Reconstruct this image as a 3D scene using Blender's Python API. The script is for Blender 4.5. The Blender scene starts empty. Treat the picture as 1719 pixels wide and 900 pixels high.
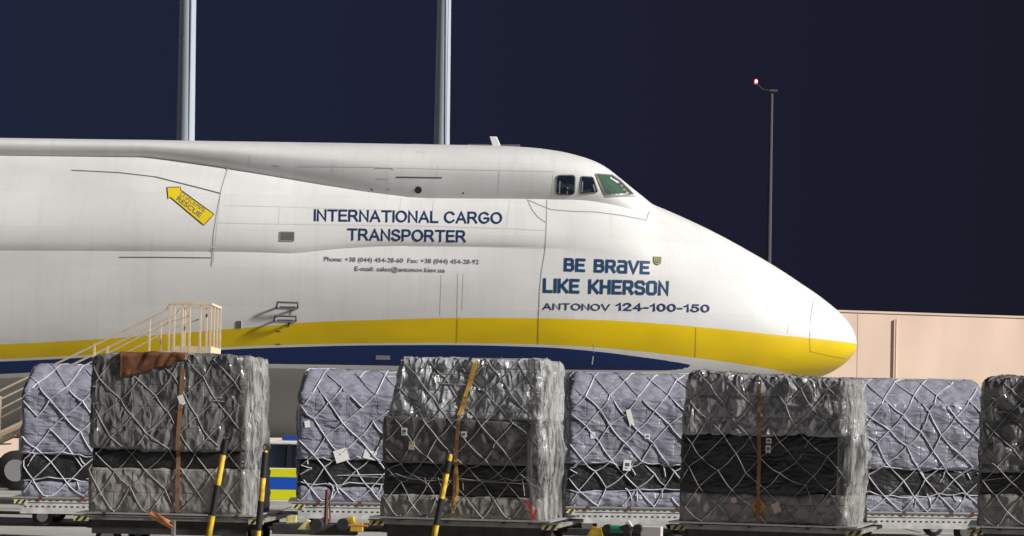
import bpy, bmesh, math, random
from mathutils import Vector, Matrix, noise
from mathutils.bvhtree import BVHTree
R = math.radians
scn = bpy.context.scene
COL = scn.collection

# ---------------------------------------------------------------- camera
F = 3430.0            # focal length in pixels of the 1719 px wide frame
PX, PY = 859.5, 718.0  # principal point (horizon)
TH = R(1.0)           # camera is held 1 degree off level
CZ = 2.2
cam_d = bpy.data.cameras.new('camera')
cam = bpy.data.objects.new('camera', cam_d); COL.objects.link(cam)
cam_d.sensor_width = 36.0; cam_d.lens = 36.0 * F / 1719.0
cam_d.shift_y = (PY - 450.0) / 1719.0
cam_d.clip_start = 0.5; cam_d.clip_end = 5000
c, s = math.cos(TH), math.sin(TH)
cam.matrix_world = Matrix(((c, -s, 0, 0), (0, 0, -1, 0), (s, c, 0, CZ), (0, 0, 0, 1)))
scn.camera = cam

# ---------------------------------------------------------------- night sky, flood light, exposure
w = bpy.data.worlds.new('World'); scn.world = w; w.use_nodes = True
nt = w.node_tree; nt.nodes.clear()
out = nt.nodes.new('ShaderNodeOutputWorld'); bg = nt.nodes.new('ShaderNodeBackground')
tc = nt.nodes.new('ShaderNodeTexCoord'); sx = nt.nodes.new('ShaderNodeSeparateXYZ')
mr = nt.nodes.new('ShaderNodeMapRange'); rp = nt.nodes.new('ShaderNodeMix'); rp.data_type = 'RGBA'
mr.inputs[1].default_value = -0.34; mr.inputs[2].default_value = 0.30
rp.inputs[6].default_value = (0.0108, 0.0150, 0.0350, 1)
rp.inputs[7].default_value = (0.0080, 0.0074, 0.0140, 1)
nt.links.new(tc.outputs['Generated'], sx.inputs[0]); nt.links.new(sx.outputs[0], mr.inputs[0])
nt.links.new(mr.outputs[0], rp.inputs[0]); nt.links.new(rp.outputs[2], bg.inputs[0])
nt.links.new(bg.outputs[0], out.inputs[0]); bg.inputs[1].default_value = 1.0
SUN_AZ, SUN_EL = R(19), R(29)      # from the right, a little in front of the camera plane
sd = bpy.data.lights.new('apron_flood_light', 'SUN'); sd.energy = 5.0; sd.angle = R(5); sd.color = (1.0, 0.97, 0.93)
so = bpy.data.objects.new('apron_flood_light', sd); COL.objects.link(so)
Ld = Vector((math.cos(SUN_EL) * math.cos(SUN_AZ), -math.cos(SUN_EL) * math.sin(SUN_AZ), math.sin(SUN_EL)))
so.rotation_euler = Ld.to_track_quat('Z', 'Y').to_euler(); so.location = (60, -20, 60)
scn.view_settings.view_transform = 'Standard'; scn.view_settings.look = 'None'
scn.view_settings.exposure = 0.36; scn.view_settings.gamma = 1.0
scn.view_settings.use_curve_mapping = False

# ---------------------------------------------------------------- pixel <-> place
def ray(px, py):
    u = (px - PX) / F; v = (PY - py) / F
    return Vector((u * c - v * s, 1.0, u * s + v * c))
CAMP = Vector((0, 0, CZ))
def P(px, py, Y):
    return CAMP + ray(px, py) * Y
def to_px(p):
    q = p - CAMP
    x, z = q.x / q.y, q.z / q.y
    return PX + F * (x * c + z * s), PY - F * (-x * s + z * c)

# ---------------------------------------------------------------- materials
MATS = {}
def mat(name, col, rough=0.6, metal=0.0, spec=0.5, bump=None, var=None, coat=0.0, emit=None, alpha=None):
    """bump=(scale, strength, distance, stretch xyz); var=(scale, amount, stretch xyz)"""
    if name in MATS: return MATS[name]
    m = bpy.data.materials.new(name); m.use_nodes = True; t = m.node_tree
    b = t.nodes['Principled BSDF']
    b.inputs['Base Color'].default_value = (*col, 1); b.inputs['Roughness'].default_value = rough
    b.inputs['Metallic'].default_value = metal; b.inputs['Specular IOR Level'].default_value = spec
    b.inputs['Coat Weight'].default_value = coat
    if emit:
        b.inputs['Emission Color'].default_value = (*emit[0], 1); b.inputs['Emission Strength'].default_value = emit[1]
    tcn = t.nodes.new('ShaderNodeTexCoord')
    if var:
        mp = t.nodes.new('ShaderNodeMapping'); mp.inputs['Scale'].default_value = var[2] if len(var) > 2 else (1, 1, 1)
        n = t.nodes.new('ShaderNodeTexNoise'); n.inputs['Scale'].default_value = var[0]; n.inputs['Detail'].default_value = 5
        hs = t.nodes.new('ShaderNodeMix'); hs.data_type = 'RGBA'
        a = var[1]
        hs.inputs[6].default_value = (*[x * (1 - a) for x in col], 1)
        hs.inputs[7].default_value = (*[min(1, x * (1 + a)) for x in col], 1)
        rr = t.nodes.new('ShaderNodeMapRange'); rr.inputs[1].default_value = 0.3; rr.inputs[2].default_value = 0.7
        t.links.new(tcn.outputs['Object'], mp.inputs[0]); t.links.new(mp.outputs[0], n.inputs['Vector'])
        t.links.new(n.outputs[0], rr.inputs[0]); t.links.new(rr.outputs[0], hs.inputs[0])
        t.links.new(hs.outputs[2], b.inputs['Base Color'])
    if bump:
        mp = t.nodes.new('ShaderNodeMapping'); mp.inputs['Scale'].default_value = bump[3]
        n = t.nodes.new('ShaderNodeTexNoise'); n.inputs['Scale'].default_value = bump[0]; n.inputs['Detail'].default_value = 4
        n.inputs['Distortion'].default_value = 0.6
        bp = t.nodes.new('ShaderNodeBump'); bp.inputs['Strength'].default_value = bump[1]; bp.inputs['Distance'].default_value = bump[2]
        t.links.new(tcn.outputs['Object'], mp.inputs[0]); t.links.new(mp.outputs[0], n.inputs['Vector'])
        t.links.new(n.outputs[0], bp.inputs['Height']); t.links.new(bp.outputs[0], b.inputs['Normal'])
    MATS[name] = m
    return m

def film_mat(name, col, pale, rough, scale, strength, haze=0.45, stretch=(1, 1, 1), dist=0.08):
    """stretch film over cartons: ridged creases in relief, milky where it bunches along the creases"""
    if name in MATS: return MATS[name]
    m = bpy.data.materials.new(name); m.use_nodes = True; t = m.node_tree
    b = t.nodes['Principled BSDF']; L = t.links.new
    tcn = t.nodes.new('ShaderNodeTexCoord')
    mp = t.nodes.new('ShaderNodeMapping'); mp.inputs['Scale'].default_value = stretch
    L(tcn.outputs['Object'], mp.inputs[0])
    wn = t.nodes.new('ShaderNodeTexNoise'); wn.inputs['Scale'].default_value = 1.3; wn.inputs['Detail'].default_value = 3
    L(mp.outputs[0], wn.inputs['Vector'])
    va = t.nodes.new('ShaderNodeVectorMath'); va.operation = 'MULTIPLY_ADD'
    va.inputs[1].default_value = (0.9, 0.9, 0.9); L(wn.outputs['Color'], va.inputs[0]); L(mp.outputs[0], va.inputs[2])
    rd = t.nodes.new('ShaderNodeTexNoise'); rd.noise_type = 'RIDGED_MULTIFRACTAL'; rd.inputs['Scale'].default_value = scale
    rd.inputs['Detail'].default_value = 4; rd.inputs['Roughness'].default_value = 0.55
    rd.inputs['Lacunarity'].default_value = 2.1
    L(va.outputs[0], rd.inputs['Vector'])
    vo = t.nodes.new('ShaderNodeTexVoronoi'); vo.inputs['Scale'].default_value = scale * 1.5; vo.inputs['Randomness'].default_value = 1.0; L(va.outputs[0], vo.inputs['Vector'])
    hm = t.nodes.new('ShaderNodeMath'); hm.operation = 'MULTIPLY_ADD'; hm.inputs[1].default_value = 1.1; L(vo.outputs['Distance'], hm.inputs[0])
    hr = t.nodes.new('ShaderNodeMath'); hr.operation = 'MULTIPLY'; hr.inputs[1].default_value = 0.55; L(rd.outputs[0], hr.inputs[0]); L(hr.outputs[0], hm.inputs[2])
    se_ = t.nodes.new('ShaderNodeSeparateXYZ'); cb = t.nodes.new('ShaderNodeCombineXYZ'); L(tcn.outputs['Object'], se_.inputs[0])
    ad = t.nodes.new('ShaderNodeMath'); ad.operation = 'ADD'; L(se_.outputs[0], ad.inputs[0]); L(se_.outputs[1], ad.inputs[1])
    L(ad.outputs[0], cb.inputs[0]); L(se_.outputs[2], cb.inputs[1])
    br = t.nodes.new('ShaderNodeTexBrick'); br.inputs['Scale'].default_value = 1.0; br.inputs['Brick Width'].default_value = 0.62; br.inputs['Row Height'].default_value = 0.37; br.offset = 0.5
    br.inputs['Mortar Size'].default_value = 0.022; br.inputs['Mortar Smooth'].default_value = 1.0; L(cb.outputs[0], br.inputs['Vector'])
    hb = t.nodes.new('ShaderNodeMath'); hb.operation = 'MULTIPLY_ADD'; hb.inputs[1].default_value = -0.13; L(br.outputs['Fac'], hb.inputs[0]); L(hm.outputs[0], hb.inputs[2])
    bp = t.nodes.new('ShaderNodeBump'); bp.inputs['Strength'].default_value = strength; bp.inputs['Distance'].default_value = dist
    L(hb.outputs[0], bp.inputs['Height']); L(bp.outputs[0], b.inputs['Normal'])
    n2 = t.nodes.new('ShaderNodeTexNoise'); n2.inputs['Scale'].default_value = 2.2; n2.inputs['Detail'].default_value = 4
    L(va.outputs[0], n2.inputs['Vector'])
    mu = t.nodes.new('ShaderNodeMath'); mu.operation = 'MULTIPLY'; L(rd.outputs[0], mu.inputs[0]); L(n2.outputs[0], mu.inputs[1])
    rr = t.nodes.new('ShaderNodeMapRange'); rr.inputs[1].default_value = 0.25; rr.inputs[2].default_value = 1.5
    rr.inputs[4].default_value = haze
    L(mu.outputs[0], rr.inputs[0])
    mx = t.nodes.new('ShaderNodeMix'); mx.data_type = 'RGBA'
    mx.inputs[6].default_value = (*col, 1); mx.inputs[7].default_value = (*pale, 1)
    L(rr.outputs[0], mx.inputs[0])
    dk = t.nodes.new('ShaderNodeMix'); dk.data_type = 'RGBA'; dk.blend_type = 'MULTIPLY'; L(br.outputs['Fac'], dk.inputs[0]); L(mx.outputs[2], dk.inputs[6]); dk.inputs[7].default_value = (0.90, 0.90, 0.90, 1)
    L(dk.outputs[2], b.inputs['Base Color'])
    b.inputs['Roughness'].default_value = rough; b.inputs['Specular IOR Level'].default_value = 0.6
    MATS[name] = m
    return m

def curtain_mat(name):
    """bunched loose film hanging down a side: milky streaks with clear gaps"""
    m = bpy.data.materials.new(name); m.use_nodes = True; t = m.node_tree; L = t.links.new
    b = t.nodes['Principled BSDF']; o = t.nodes['Material Output']
    b.inputs['Base Color'].default_value = (0.33, 0.33, 0.32, 1); b.inputs['Roughness'].default_value = 0.22
    tr = t.nodes.new('ShaderNodeBsdfTransparent'); mx = t.nodes.new('ShaderNodeMixShader')
    tcn = t.nodes.new('ShaderNodeTexCoord'); mp = t.nodes.new('ShaderNodeMapping'); mp.inputs['Scale'].default_value = (2.6, 2.6, 0.55)
    n = t.nodes.new('ShaderNodeTexNoise'); n.inputs['Scale'].default_value = 2.6; n.inputs['Detail'].default_value = 5
    n.inputs['Distortion'].default_value = 0.8
    rr = t.nodes.new('ShaderNodeMapRange'); rr.inputs[1].default_value = 0.42; rr.inputs[2].default_value = 0.62
    rr.inputs[3].default_value = 0.10; rr.inputs[4].default_value = 0.85
    L(tcn.outputs['Object'], mp.inputs[0]); L(mp.outputs[0], n.inputs['Vector']); L(n.outputs[0], rr.inputs[0])
    L(rr.outputs[0], mx.inputs[0]); L(tr.outputs[0], mx.inputs[1]); L(b.outputs[0], mx.inputs[2]); L(mx.outputs[0], o.inputs[0])
    n2 = t.nodes.new('ShaderNodeTexNoise'); n2.inputs['Scale'].default_value = 6; n2.inputs['Detail'].default_value = 4
    L(mp.outputs[0], n2.inputs['Vector'])
    bp = t.nodes.new('ShaderNodeBump'); bp.inputs['Strength'].default_value = 0.8; bp.inputs['Distance'].default_value = 0.05
    L(n2.outputs[0], bp.inputs['Height']); L(bp.outputs[0], b.inputs['Normal'])
    MATS[name] = m
    return m

M_white = mat('white_paint', (0.78, 0.78, 0.77), 0.4)
M_navytext = mat('navy_lettering', (0.008, 0.028, 0.105), 0.5)
M_bluetext = mat('blue_lettering', (0.002, 0.045, 0.13), 0.5)
M_greytext = mat('grey_lettering', (0.15, 0.155, 0.19), 0.5)
M_seam = mat('seam_sealant', (0.30, 0.30, 0.30), 0.8)
M_seam_y = mat('yellow_seam', (0.36, 0.255, 0.02), 0.8)
M_seam_dark = mat('dark_gap', (0.10, 0.10, 0.10), 0.8)
M_seam_faint = mat('faint_seam', (0.58, 0.58, 0.57), 0.8)
M_black = mat('black_paint', (0.015, 0.015, 0.016), 0.5)
M_rubber = mat('rubber', (0.02, 0.02, 0.02), 0.85)
M_glass = mat('dark_glass', (0.012, 0.018, 0.03), 0.08, spec=0.8)
M_glass_green = mat('green_tinted_glass', (0.06, 0.115, 0.08), 0.12, spec=0.8)
M_curtain = mat('window_curtain', (0.22, 0.24, 0.30), 0.9)
M_winframe = mat('window_frame_metal', (0.20, 0.20, 0.17), 0.45, 0.4)
M_decal_yellow = mat('yellow_decal', (0.72, 0.54, 0.012), 0.5)
M_olive = mat('olive_crest', (0.33, 0.31, 0.07), 0.6)
M_concrete = mat('apron_concrete', (0.33, 0.32, 0.30), 0.85, bump=(6, 0.2, 0.02, (1, 1, 1)), var=(0.6, 0.18))
M_joint = mat('tarred_joint', (0.05, 0.05, 0.05), 0.9)
M_wall = mat('beige_render', (0.68, 0.52, 0.41), 0.9, bump=(3, 0.15, 0.02, (1, 1, 1)), var=(0.35, 0.10, (1, 1, 0.4)))
M_galv = mat('galvanised_steel', (0.33, 0.37, 0.42), 0.8, 0.0, var=(1.2, 0.12, (1, 1, 0.15)))
M_darkmast = mat('unlit_look_steel', (0.085, 0.08, 0.10), 0.9, spec=0.1)  # missing flood light painted into a dark base colour, for the far mast
M_steel = mat('deck_steel', (0.30, 0.29, 0.26), 0.5, 0.5, var=(4, 0.3))
M_palesteel = mat('pale_deck_steel', (0.52, 0.51, 0.50), 0.55, 0.2, var=(5, 0.25))
M_darksteel = mat('dark_frame_steel', (0.045, 0.043, 0.04), 0.6, 0.2, var=(4, 0.4))
M_alu = mat('aluminium_sheet', (0.55, 0.55, 0.54), 0.4, 0.7)
M_yellow = mat('yellow_paint', (0.50, 0.33, 0.02), 0.55, var=(7, 0.45))
M_paleyellow = mat('worn_pale_yellow', (0.60, 0.52, 0.22), 0.6, var=(8, 0.3))
M_darkred = mat('dark_red_paint', (0.10, 0.028, 0.02), 0.6, var=(6, 0.3))
M_orange = mat('orange_primer', (0.50, 0.20, 0.08), 0.6, var=(6, 0.2))
M_green = mat('green_enamel', (0.01, 0.19, 0.09), 0.5)
M_cream = mat('cream_paint', (0.70, 0.56, 0.40), 0.55, var=(5, 0.12))
M_brown = mat('brown_tarpaulin', (0.13, 0.05, 0.018), 0.7, bump=(8, 0.5, 0.03, (1, 1, 1)), var=(5, 0.45))
M_ropew = mat('white_net_cord', (0.48, 0.48, 0.52), 0.75, var=(3.0, 0.4))
M_ropeg = mat('grey_net_cord', (0.27, 0.265, 0.25), 0.75, var=(3.0, 0.4))
M_strapy = mat('yellow_strap_webbing', (0.55, 0.33, 0.05), 0.7)
M_strapb = mat('brown_strap_webbing', (0.22, 0.11, 0.05), 0.75)
M_paper = mat('label_paper', (0.75, 0.74, 0.72), 0.8)
M_kraftpaper = mat('buff_label', (0.52, 0.44, 0.33), 0.8)
M_pink = mat('pale_pink_label', (0.60, 0.46, 0.42), 0.8)
M_print = mat('label_print', (0.08, 0.08, 0.08), 0.8)
M_hazard = mat('amber_hazard_label', (0.48, 0.27, 0.02), 0.7)
M_redtape = mat('red_tape', (0.55, 0.03, 0.04), 0.6)
M_vyellow = mat('fluorescent_yellow', (0.72, 0.72, 0.01), 0.5)
M_vblue = mat('patrol_blue', (0.008, 0.09, 0.50), 0.4)
M_bluelens = mat('blue_lens', (0.02, 0.06, 0.30), 0.25)
M_redlamp = mat('red_lamp_lens', (0.8, 0.1, 0.08), 0.4, emit=((1.0, 0.06, 0.05), 1.6))
M_bulb = mat('lamp_filament', (1, .7, .7), 0.4, emit=((1.0, 0.55, 0.5), 8))

M_filmA = film_mat('grey_film_dull', (0.135, 0.132, 0.129), (0.46, 0.46, 0.45), 0.26, 4.4, 0.85, 0.7, (1.15, 1.0, 0.6), 0.05)
M_filmB = film_mat('grey_film_glossy', (0.34, 0.35, 0.36), (0.80, 0.81, 0.82), 0.28, 5.0, 0.9, 0.9, (1.15, 1.0, 0.6), 0.07)
M_filmC = film_mat('clear_film_grey', (0.27, 0.265, 0.265), (0.72, 0.72, 0.72), 0.25, 4.6, 0.9, 0.9, (1.15, 1.0, 0.65), 0.065)
M_filmR = film_mat('blue_white_film', (0.255, 0.258, 0.315), (0.60, 0.61, 0.68), 0.34, 3.2, 0.6, 0.55, (0.8, 1, 1.9), 0.045)
M_kraft = film_mat('dark_kraft_carton', (0.088, 0.086, 0.082), (0.22, 0.22, 0.21), 0.42, 3.4, 0.6, 0.45, (1, 1, 1), 0.045)
M_blk = film_mat('black_wrap', (0.012, 0.012, 0.013), (0.055, 0.055, 0.055), 0.5, 4.5, 0.5, 0.35, (0.8, 1, 1.5), 0.03)
M_low = film_mat('taupe_carton_film', (0.215, 0.203, 0.188), (0.42, 0.41, 0.39), 0.40, 3.8, 0.7, 0.5, (1, 1, 0.8), 0.045)
M_drape = curtain_mat('bunched_milky_film')

# ---------------------------------------------------------------- mesh helpers
class MB:
    def __init__(self): self.v = []; self.f = []; self.mi = []
    def box(self, lo, hi, rot=None, org=None, bev=0.0):
        n = len(self.v); x0, y0, z0 = lo; x1, y1, z1 = hi
        pts = [Vector(q) for q in ((x0,y0,z0),(x1,y0,z0),(x1,y1,z0),(x0,y1,z0),(x0,y0,z1),(x1,y0,z1),(x1,y1,z1),(x0,y1,z1))]
        if rot is not None:
            o = Vector(org) if org else Vector((0, 0, 0)); pts = [o + rot @ (q - o) for q in pts]
        self.v += pts
        for f in ((3,2,1,0),(4,5,6,7),(0,1,5,4),(1,2,6,5),(2,3,7,6),(3,0,4,7)): self.f.append([n + i for i in f])
        return self
    def tube(self, pts, r, k=8, cap=True):
        pts = [Vector(q) for q in pts]; n = len(pts); base = len(self.v)
        rr = r if isinstance(r, (list, tuple)) else [r] * n
        for i, p in enumerate(pts):
            d = (pts[min(i + 1, n - 1)] - pts[max(i - 1, 0)])
            d = d.normalized() if d.length > 1e-9 else Vector((0, 0, 1))
            a = d.cross(Vector((0, 0, 1)) if abs(d.z) < 0.9 else Vector((1, 0, 0))).normalized(); b = d.cross(a)
            for j in range(k):
                t = 2 * math.pi * j / k
                self.v.append(p + (a * math.cos(t) + b * math.sin(t)) * rr[i])
        for i in range(n - 1):
            for j in range(k):
                q = base + i * k
                self.f.append([q + j, q + (j + 1) % k, q + k + (j + 1) % k, q + k + j])
        if cap:
            self.f.append([base + j for j in range(k)][::-1]); self.f.append([base + (n - 1) * k + j for j in range(k)])
        return self
    def cyl(self, a, b, r, k=16): return self.tube([a, b], r, k)
    def prism(self, poly, axis, lo, hi):
        """poly of (a, b) in the other two axes, extruded along axis 0/1/2"""
        n = len(poly); base = len(self.v)
        for h in (lo, hi):
            for a, b in poly:
                self.v.append(Vector({0: (h, a, b), 1: (a, h, b), 2: (a, b, h)}[axis]))
        self.f.append([base + i for i in range(n)][::-1]); self.f.append([base + n + i for i in range(n)])
        for i in range(n): self.f.append([base + i, base + (i + 1) % n, base + n + (i + 1) % n, base + n + i])
        return self
    def build(self, name, m, parent=None, smooth=False, bev=0.0):
        me = bpy.data.meshes.new(name); me.from_pydata([tuple(q) for q in self.v], [], self.f)
        bm = bmesh.new(); bm.from_mesh(me); bmesh.ops.recalc_face_normals(bm, faces=bm.faces)
        if bev > 0:
            bmesh.ops.bevel(bm, geom=[e for e in bm.edges if len(e.link_faces) == 2 and e.calc_face_angle() > 0.6], offset=bev, segments=2, affect='EDGES', profile=0.5)
        bm.to_mesh(me); bm.free()
        me.materials.append(m)
        if smooth:
            me.shade_smooth()
            try: me.set_sharp_from_angle(angle=R(40))
            except Exception: pass
        return link(name, me, parent)
def link(name, me, parent=None):
    o = bpy.data.objects.new(name, me); COL.objects.link(o)
    if parent is not None: o.parent = parent
    return o
def empty(name, loc, rz=0.0, label=None, cat=None, group=None):
    o = bpy.data.objects.new(name, None); COL.objects.link(o); o.location = loc; o.rotation_euler = (0, 0, rz)
    o.empty_display_size = 0.2
    if label: o['label'] = label; o['category'] = cat
    if group: o['group'] = group
    return o
def tag(o, label=None, cat=None, group=None, kind=None):
    if label: o['label'] = label
    if cat: o['category'] = cat
    if group: o['group'] = group
    if kind: o['kind'] = kind
    return o
def copy_tree(o, parent=None):
    q = o.copy(); COL.objects.link(q); q.parent = parent
    for ch in [k for k in COL.objects if k.parent == o]: copy_tree(ch, q)
    return q
def interp(tab, x):
    if x <= tab[0][0]: return tab[0][1]
    if x >= tab[-1][0]: return tab[-1][1]
    for i in range(len(tab) - 1):
        if tab[i][0] <= x <= tab[i + 1][0]:
            x0, y0 = tab[i]; x1, y1 = tab[i + 1]; h = x1 - x0
            def sl(k):
                if k <= 0 or k >= len(tab) - 1:
                    a, b = (0, 1) if k <= 0 else (-2, -1)
                    return (tab[b][1] - tab[a][1]) / (tab[b][0] - tab[a][0])
                d0 = (tab[k][1] - tab[k-1][1]) / (tab[k][0] - tab[k-1][0]); d1 = (tab[k+1][1] - tab[k][1]) / (tab[k+1][0] - tab[k][0])
                return 0 if d0 * d1 <= 0 else 2 * d0 * d1 / (d0 + d1)
            t = (x - x0) / h; m0 = sl(i) * h; m1 = sl(i + 1) * h
            return (2*t**3 - 3*t*t + 1) * y0 + (t**3 - 2*t*t + t) * m0 + (-2*t**3 + 3*t*t) * y1 + (t**3 - t*t) * m1

# ================================================================ SETTING
g = MB(); g.v = [Vector(q) for q in ((-900, -60, 0), (900, -60, 0), (900, 1600, 0), (-900, 1600, 0))]; g.f = [[0, 1, 2, 3]]
ground = tag(g.build('apron_ground', M_concrete), kind='structure')
j = MB()
for k in range(-6, 9): j.box((k * 7.5 - .03 + 1.7, 20, 0.001), (k * 7.5 + .03 + 1.7, 150, 0.004))
for k in range(3, 20): j.box((-50, k * 7.5 - .03, 0.001), (68, k * 7.5 + .03, 0.0045))
j.build('slab_joint', M_joint, ground)
wl = MB(); wl.box((-40, 118.6, 0.004), (60, 118.75, 0.008)); wl.build('painted_line', M_white, ground)
for xa in (P(600, 895, 43).x, ):
    q = MB(); q.box((-20, 45.4, 0.0065), (20, 45.6, 0.009)); q.build('painted_line', M_white, ground)

# far beige wall behind the nose, precast panels with recessed joints
WY = 120.0
wt = P(1440, 525, WY).z; wall = empty('perimeter_wall', (P(1440, 525, WY).x, WY, 0), R(14), 'tall beige panelled wall in the background beyond the aircraft nose', 'wall')
pw = 11.0
core = MB(); core.box((-66, 0.12, -0.2), (66, 0.5, wt - 0.1)); core.build('wall_core', M_wall, wall)
pm = None
for k in range(-6, 6):
    for r_ in range(2):
        if pm is None:
            b_ = MB(); b_.box((0.012, 0, 0.012), (pw - 0.012, 0.11, wt / 2 - 0.012)); po = b_.build('wall_panel', M_wall, wall, bev=0.01); pm = po.data
        else: po = link('wall_panel', pm, wall)
        po.location = (k * pw, 0, r_ * wt / 2)
for k in (-2, 0, 1, 2):
    q = MB(); q.tube([(k * pw + 2.4, -.12, 0), (k * pw + 2.4, -.12, wt - .3)], .06, 8); q.build('downpipe', M_wall, wall, True)
b_ = MB(); b_.box((-66, -0.06, wt), (66, 0.56, wt + 0.12)); b_.build('coping', M_wall, wall)

# ================================================================ THE AIRCRAFT
YC = 65.65
ac = empty('cargo_aircraft', (0, YC, 0), 0, 'huge white cargo aircraft with yellow and navy stripe and drooping nose', 'aircraft')
def XA(px, py, Y=YC): return P(px, py, Y).x
def ZA(px, py, Y): return P(px, py, Y).z
top_px = [(-800,222),(0,236),(260,240),(600,243.5),(830,247.5),(880,250),(930,256),(960,262.5),(990,272),(1010,282),(1035,301),(1060,321),(1075,332.5),(1090,344),(1110,352),(1150,369),(1200,393),(1250,420),(1300,449),(1340,475),(1370,495),(1400,518),(1410,527),(1418,535.5),(1425,544),(1430,551.5),(1434,559),(1436.5,566),(1438,575)]
bot_px = [(-800,735),(0,736),(260,735),(600,735),(800,733),(900,729),(1000,721),(1100,708),(1150,698),(1200,687),(1250,675),(1300,660),(1350,644),(1380,633),(1400,623.5),(1410,617),(1418,611),(1425,604.5),(1430,598.5),(1434,592),(1436.5,586),(1438,577)]
wid_px = [(-800,3.68),(800,3.68),(900,3.65),(1000,3.58),(1100,3.46),(1150,3.36),(1200,3.2),(1250,3.0),(1300,2.7),(1350,2.28),(1380,1.93),(1400,1.62),(1410,1.42),(1418,1.22),(1425,1.0),(1430,0.8),(1434,0.56),(1436.5,0.32),(1438,0.02)]
zm_px = [(-800,458),(400,460),(600,468),(750,482),(880,505),(1000,535),(1200,560),(1400,573),(1438,576)]
c1_px = [(-800,225),(0,243),(160,251),(260,262),(350,275),(450,292),(550,310),(650,326),(720,333),(860,334),(960,336),(1090,362),(1200,410),(1438,574)]
c2_px = [(-800,462),(260,456),(354,448),(450,434),(517,426),(600,417),(686,413),(900,416),(1100,440),(1300,500),(1438,575.5)]
wc1_px = [(-800,1.7),(260,2.0),(450,2.2),(650,2.32),(720,2.32),(1438,2.3)]
wu_px = [(-800,1.8),(260,2.15),(450,2.38),(650,2.54),(720,2.54),(1438,2.6)]
wc2_px = [(-800,3.66),(260,3.66),(450,3.58),(686,3.38),(900,3.42),(1438,3.4)]
bul_px = [(-800,0.13),(260,0.12),(400,0.12),(550,0.09),(700,0.07),(880,0.04),(950,0),(1438,0)]
bl_px = [(-800,1),(860,1),(960,0.82),(1040,0.5),(1110,0.12),(1160,0),(1438,0)]
NL, NM, NU = 34, 22, 26
def section(px):
    zt = ZA(px, interp(top_px, px), YC); zb = ZA(px, interp(bot_px, px), YC); W = interp(wid_px, px)
    zm = ZA(px, interp(zm_px, px), YC - 3.6); zm = min(max(zm, zb + 0.3 * (zt - zb)), zb + 0.72 * (zt - zb))
    z1 = ZA(px, interp(c1_px, px), YC - 2.3); z2 = ZA(px, interp(c2_px, px), YC - 3.4)
    z1 = min(z1, zt - 0.16 * (zt - zm)); z2 = min(z2, z1 - 0.1 * (zt - zm)); z2 = max(z2, zm + 0.15 * (zt - zm)); z1 = max(z1, z2 + 0.2 * (zt - z2))
    b = interp(bl_px, px); wc1 = interp(wc1_px, px); wu = interp(wu_px, px); wc2 = interp(wc2_px, px); bu = interp(bul_px, px)
    def E(z):
        if z >= zm: u = (z - zm) / (zt - zm); p = 2.0
        else: u = (zm - z) / (zm - zb); p = 2.1
        return W * max(0.0, 1 - min(1, u) ** p) ** (1 / p)
    rows = []
    L = []
    for i in range(NL):
        t = i / (NL - 1); z = zb + (z2 - zb) * (1 - math.cos(t * math.pi / 2)) if t < 1 else z2
        lob = E(z) if z < zm else W - (W - wc2) * ((z - zm) / (z2 - zm)) ** 2
        L.append((z, E(z) * (1 - b) + lob * b))
    Mi = []
    for i in range(NM):
        t = i / (NM - 1); z = z2 + (z1 - z2) * t
        lob = wc2 + (wc1 - wc2) * t ** 2.0 + bu * (math.sin(math.pi * min(1, t ** 0.62)) ** 0.9)
        Mi.append((z, E(z) * (1 - b) + lob * b))
    U = []
    zu = z1 + 0.42 * (zt - z1)
    for i in range(NU):
        t = i / (NU - 1); z = z1 + (zt - z1) * math.sin(t * math.pi / 2) if t < 1 else zt
        if z < zu: lob = wu - (wu - wc1) * ((zu - z) / (zu - z1)) ** 2
        else: lob = wu * math.sqrt(max(0, 1 - ((z - zu) / (zt - zu)) ** 2))
        U.append((z, E(z) * (1 - b) + lob * b))
    return [L, Mi, U]
stations = [-800, -650, -500, -380, -270, -180, -100, -40] + list(range(0, 900, 18)) + list(range(900, 1380, 9)) + [1384, 1389, 1394, 1400, 1405, 1410, 1414, 1418, 1421.5, 1425, 1427.5, 1430, 1432, 1434, 1435.3, 1436.5, 1437.3, 1438]
secs = [section(p) for p in stations]
XS = [XA(p, 500) for p in stations]
verts = []; faces = []; rowid = {}
for st in range(3):
    n = len(secs[0][st])
    for sgn in (-1, 1):
        base = len(verts); rowid[(st, sgn)] = base
        for i, sc_ in enumerate(secs):
            for z, w_ in sc_[st]: verts.append(Vector((XS[i], sgn * w_, z)))
        for i in range(len(secs) - 1):
            for k in range(n - 1):
                a = base + i * n + k
                f = [a, a + n, a + n + 1, a + 1]
                faces.append(f if sgn < 0 else f[::-1])
me = bpy.data.meshes.new('full'); me.from_pydata([tuple(v) for v in verts], [], faces)
me.shade_smooth()
nrm = [v.normal.copy() for v in me.vertices]
def avg(a, b, lim):
    if nrm[a].dot(nrm[b]) > lim:
        q = (nrm[a] + nrm[b]).normalized(); nrm[a] = q; nrm[b] = q.copy()
cnt = [NL, NM, NU]
for i in range(len(secs)):
    for sgn in (-1, 1):
        avg(rowid[(0, sgn)] + i * NL + NL - 1, rowid[(1, sgn)] + i * NM, 0.985)
        avg(rowid[(1, sgn)] + i * NM + NM - 1, rowid[(2, sgn)] + i * NU, 0.985)
    avg(rowid[(2, -1)] + i * NU + NU - 1, rowid[(2, 1)] + i * NU + NU - 1, -1)
    avg(rowid[(0, -1)] + i * NL, rowid[(0, 1)] + i * NL, -1)
BV = BVHTree.FromPolygons([Vector((v.x, v.y + YC, v.z)) for v in verts], faces)
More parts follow.
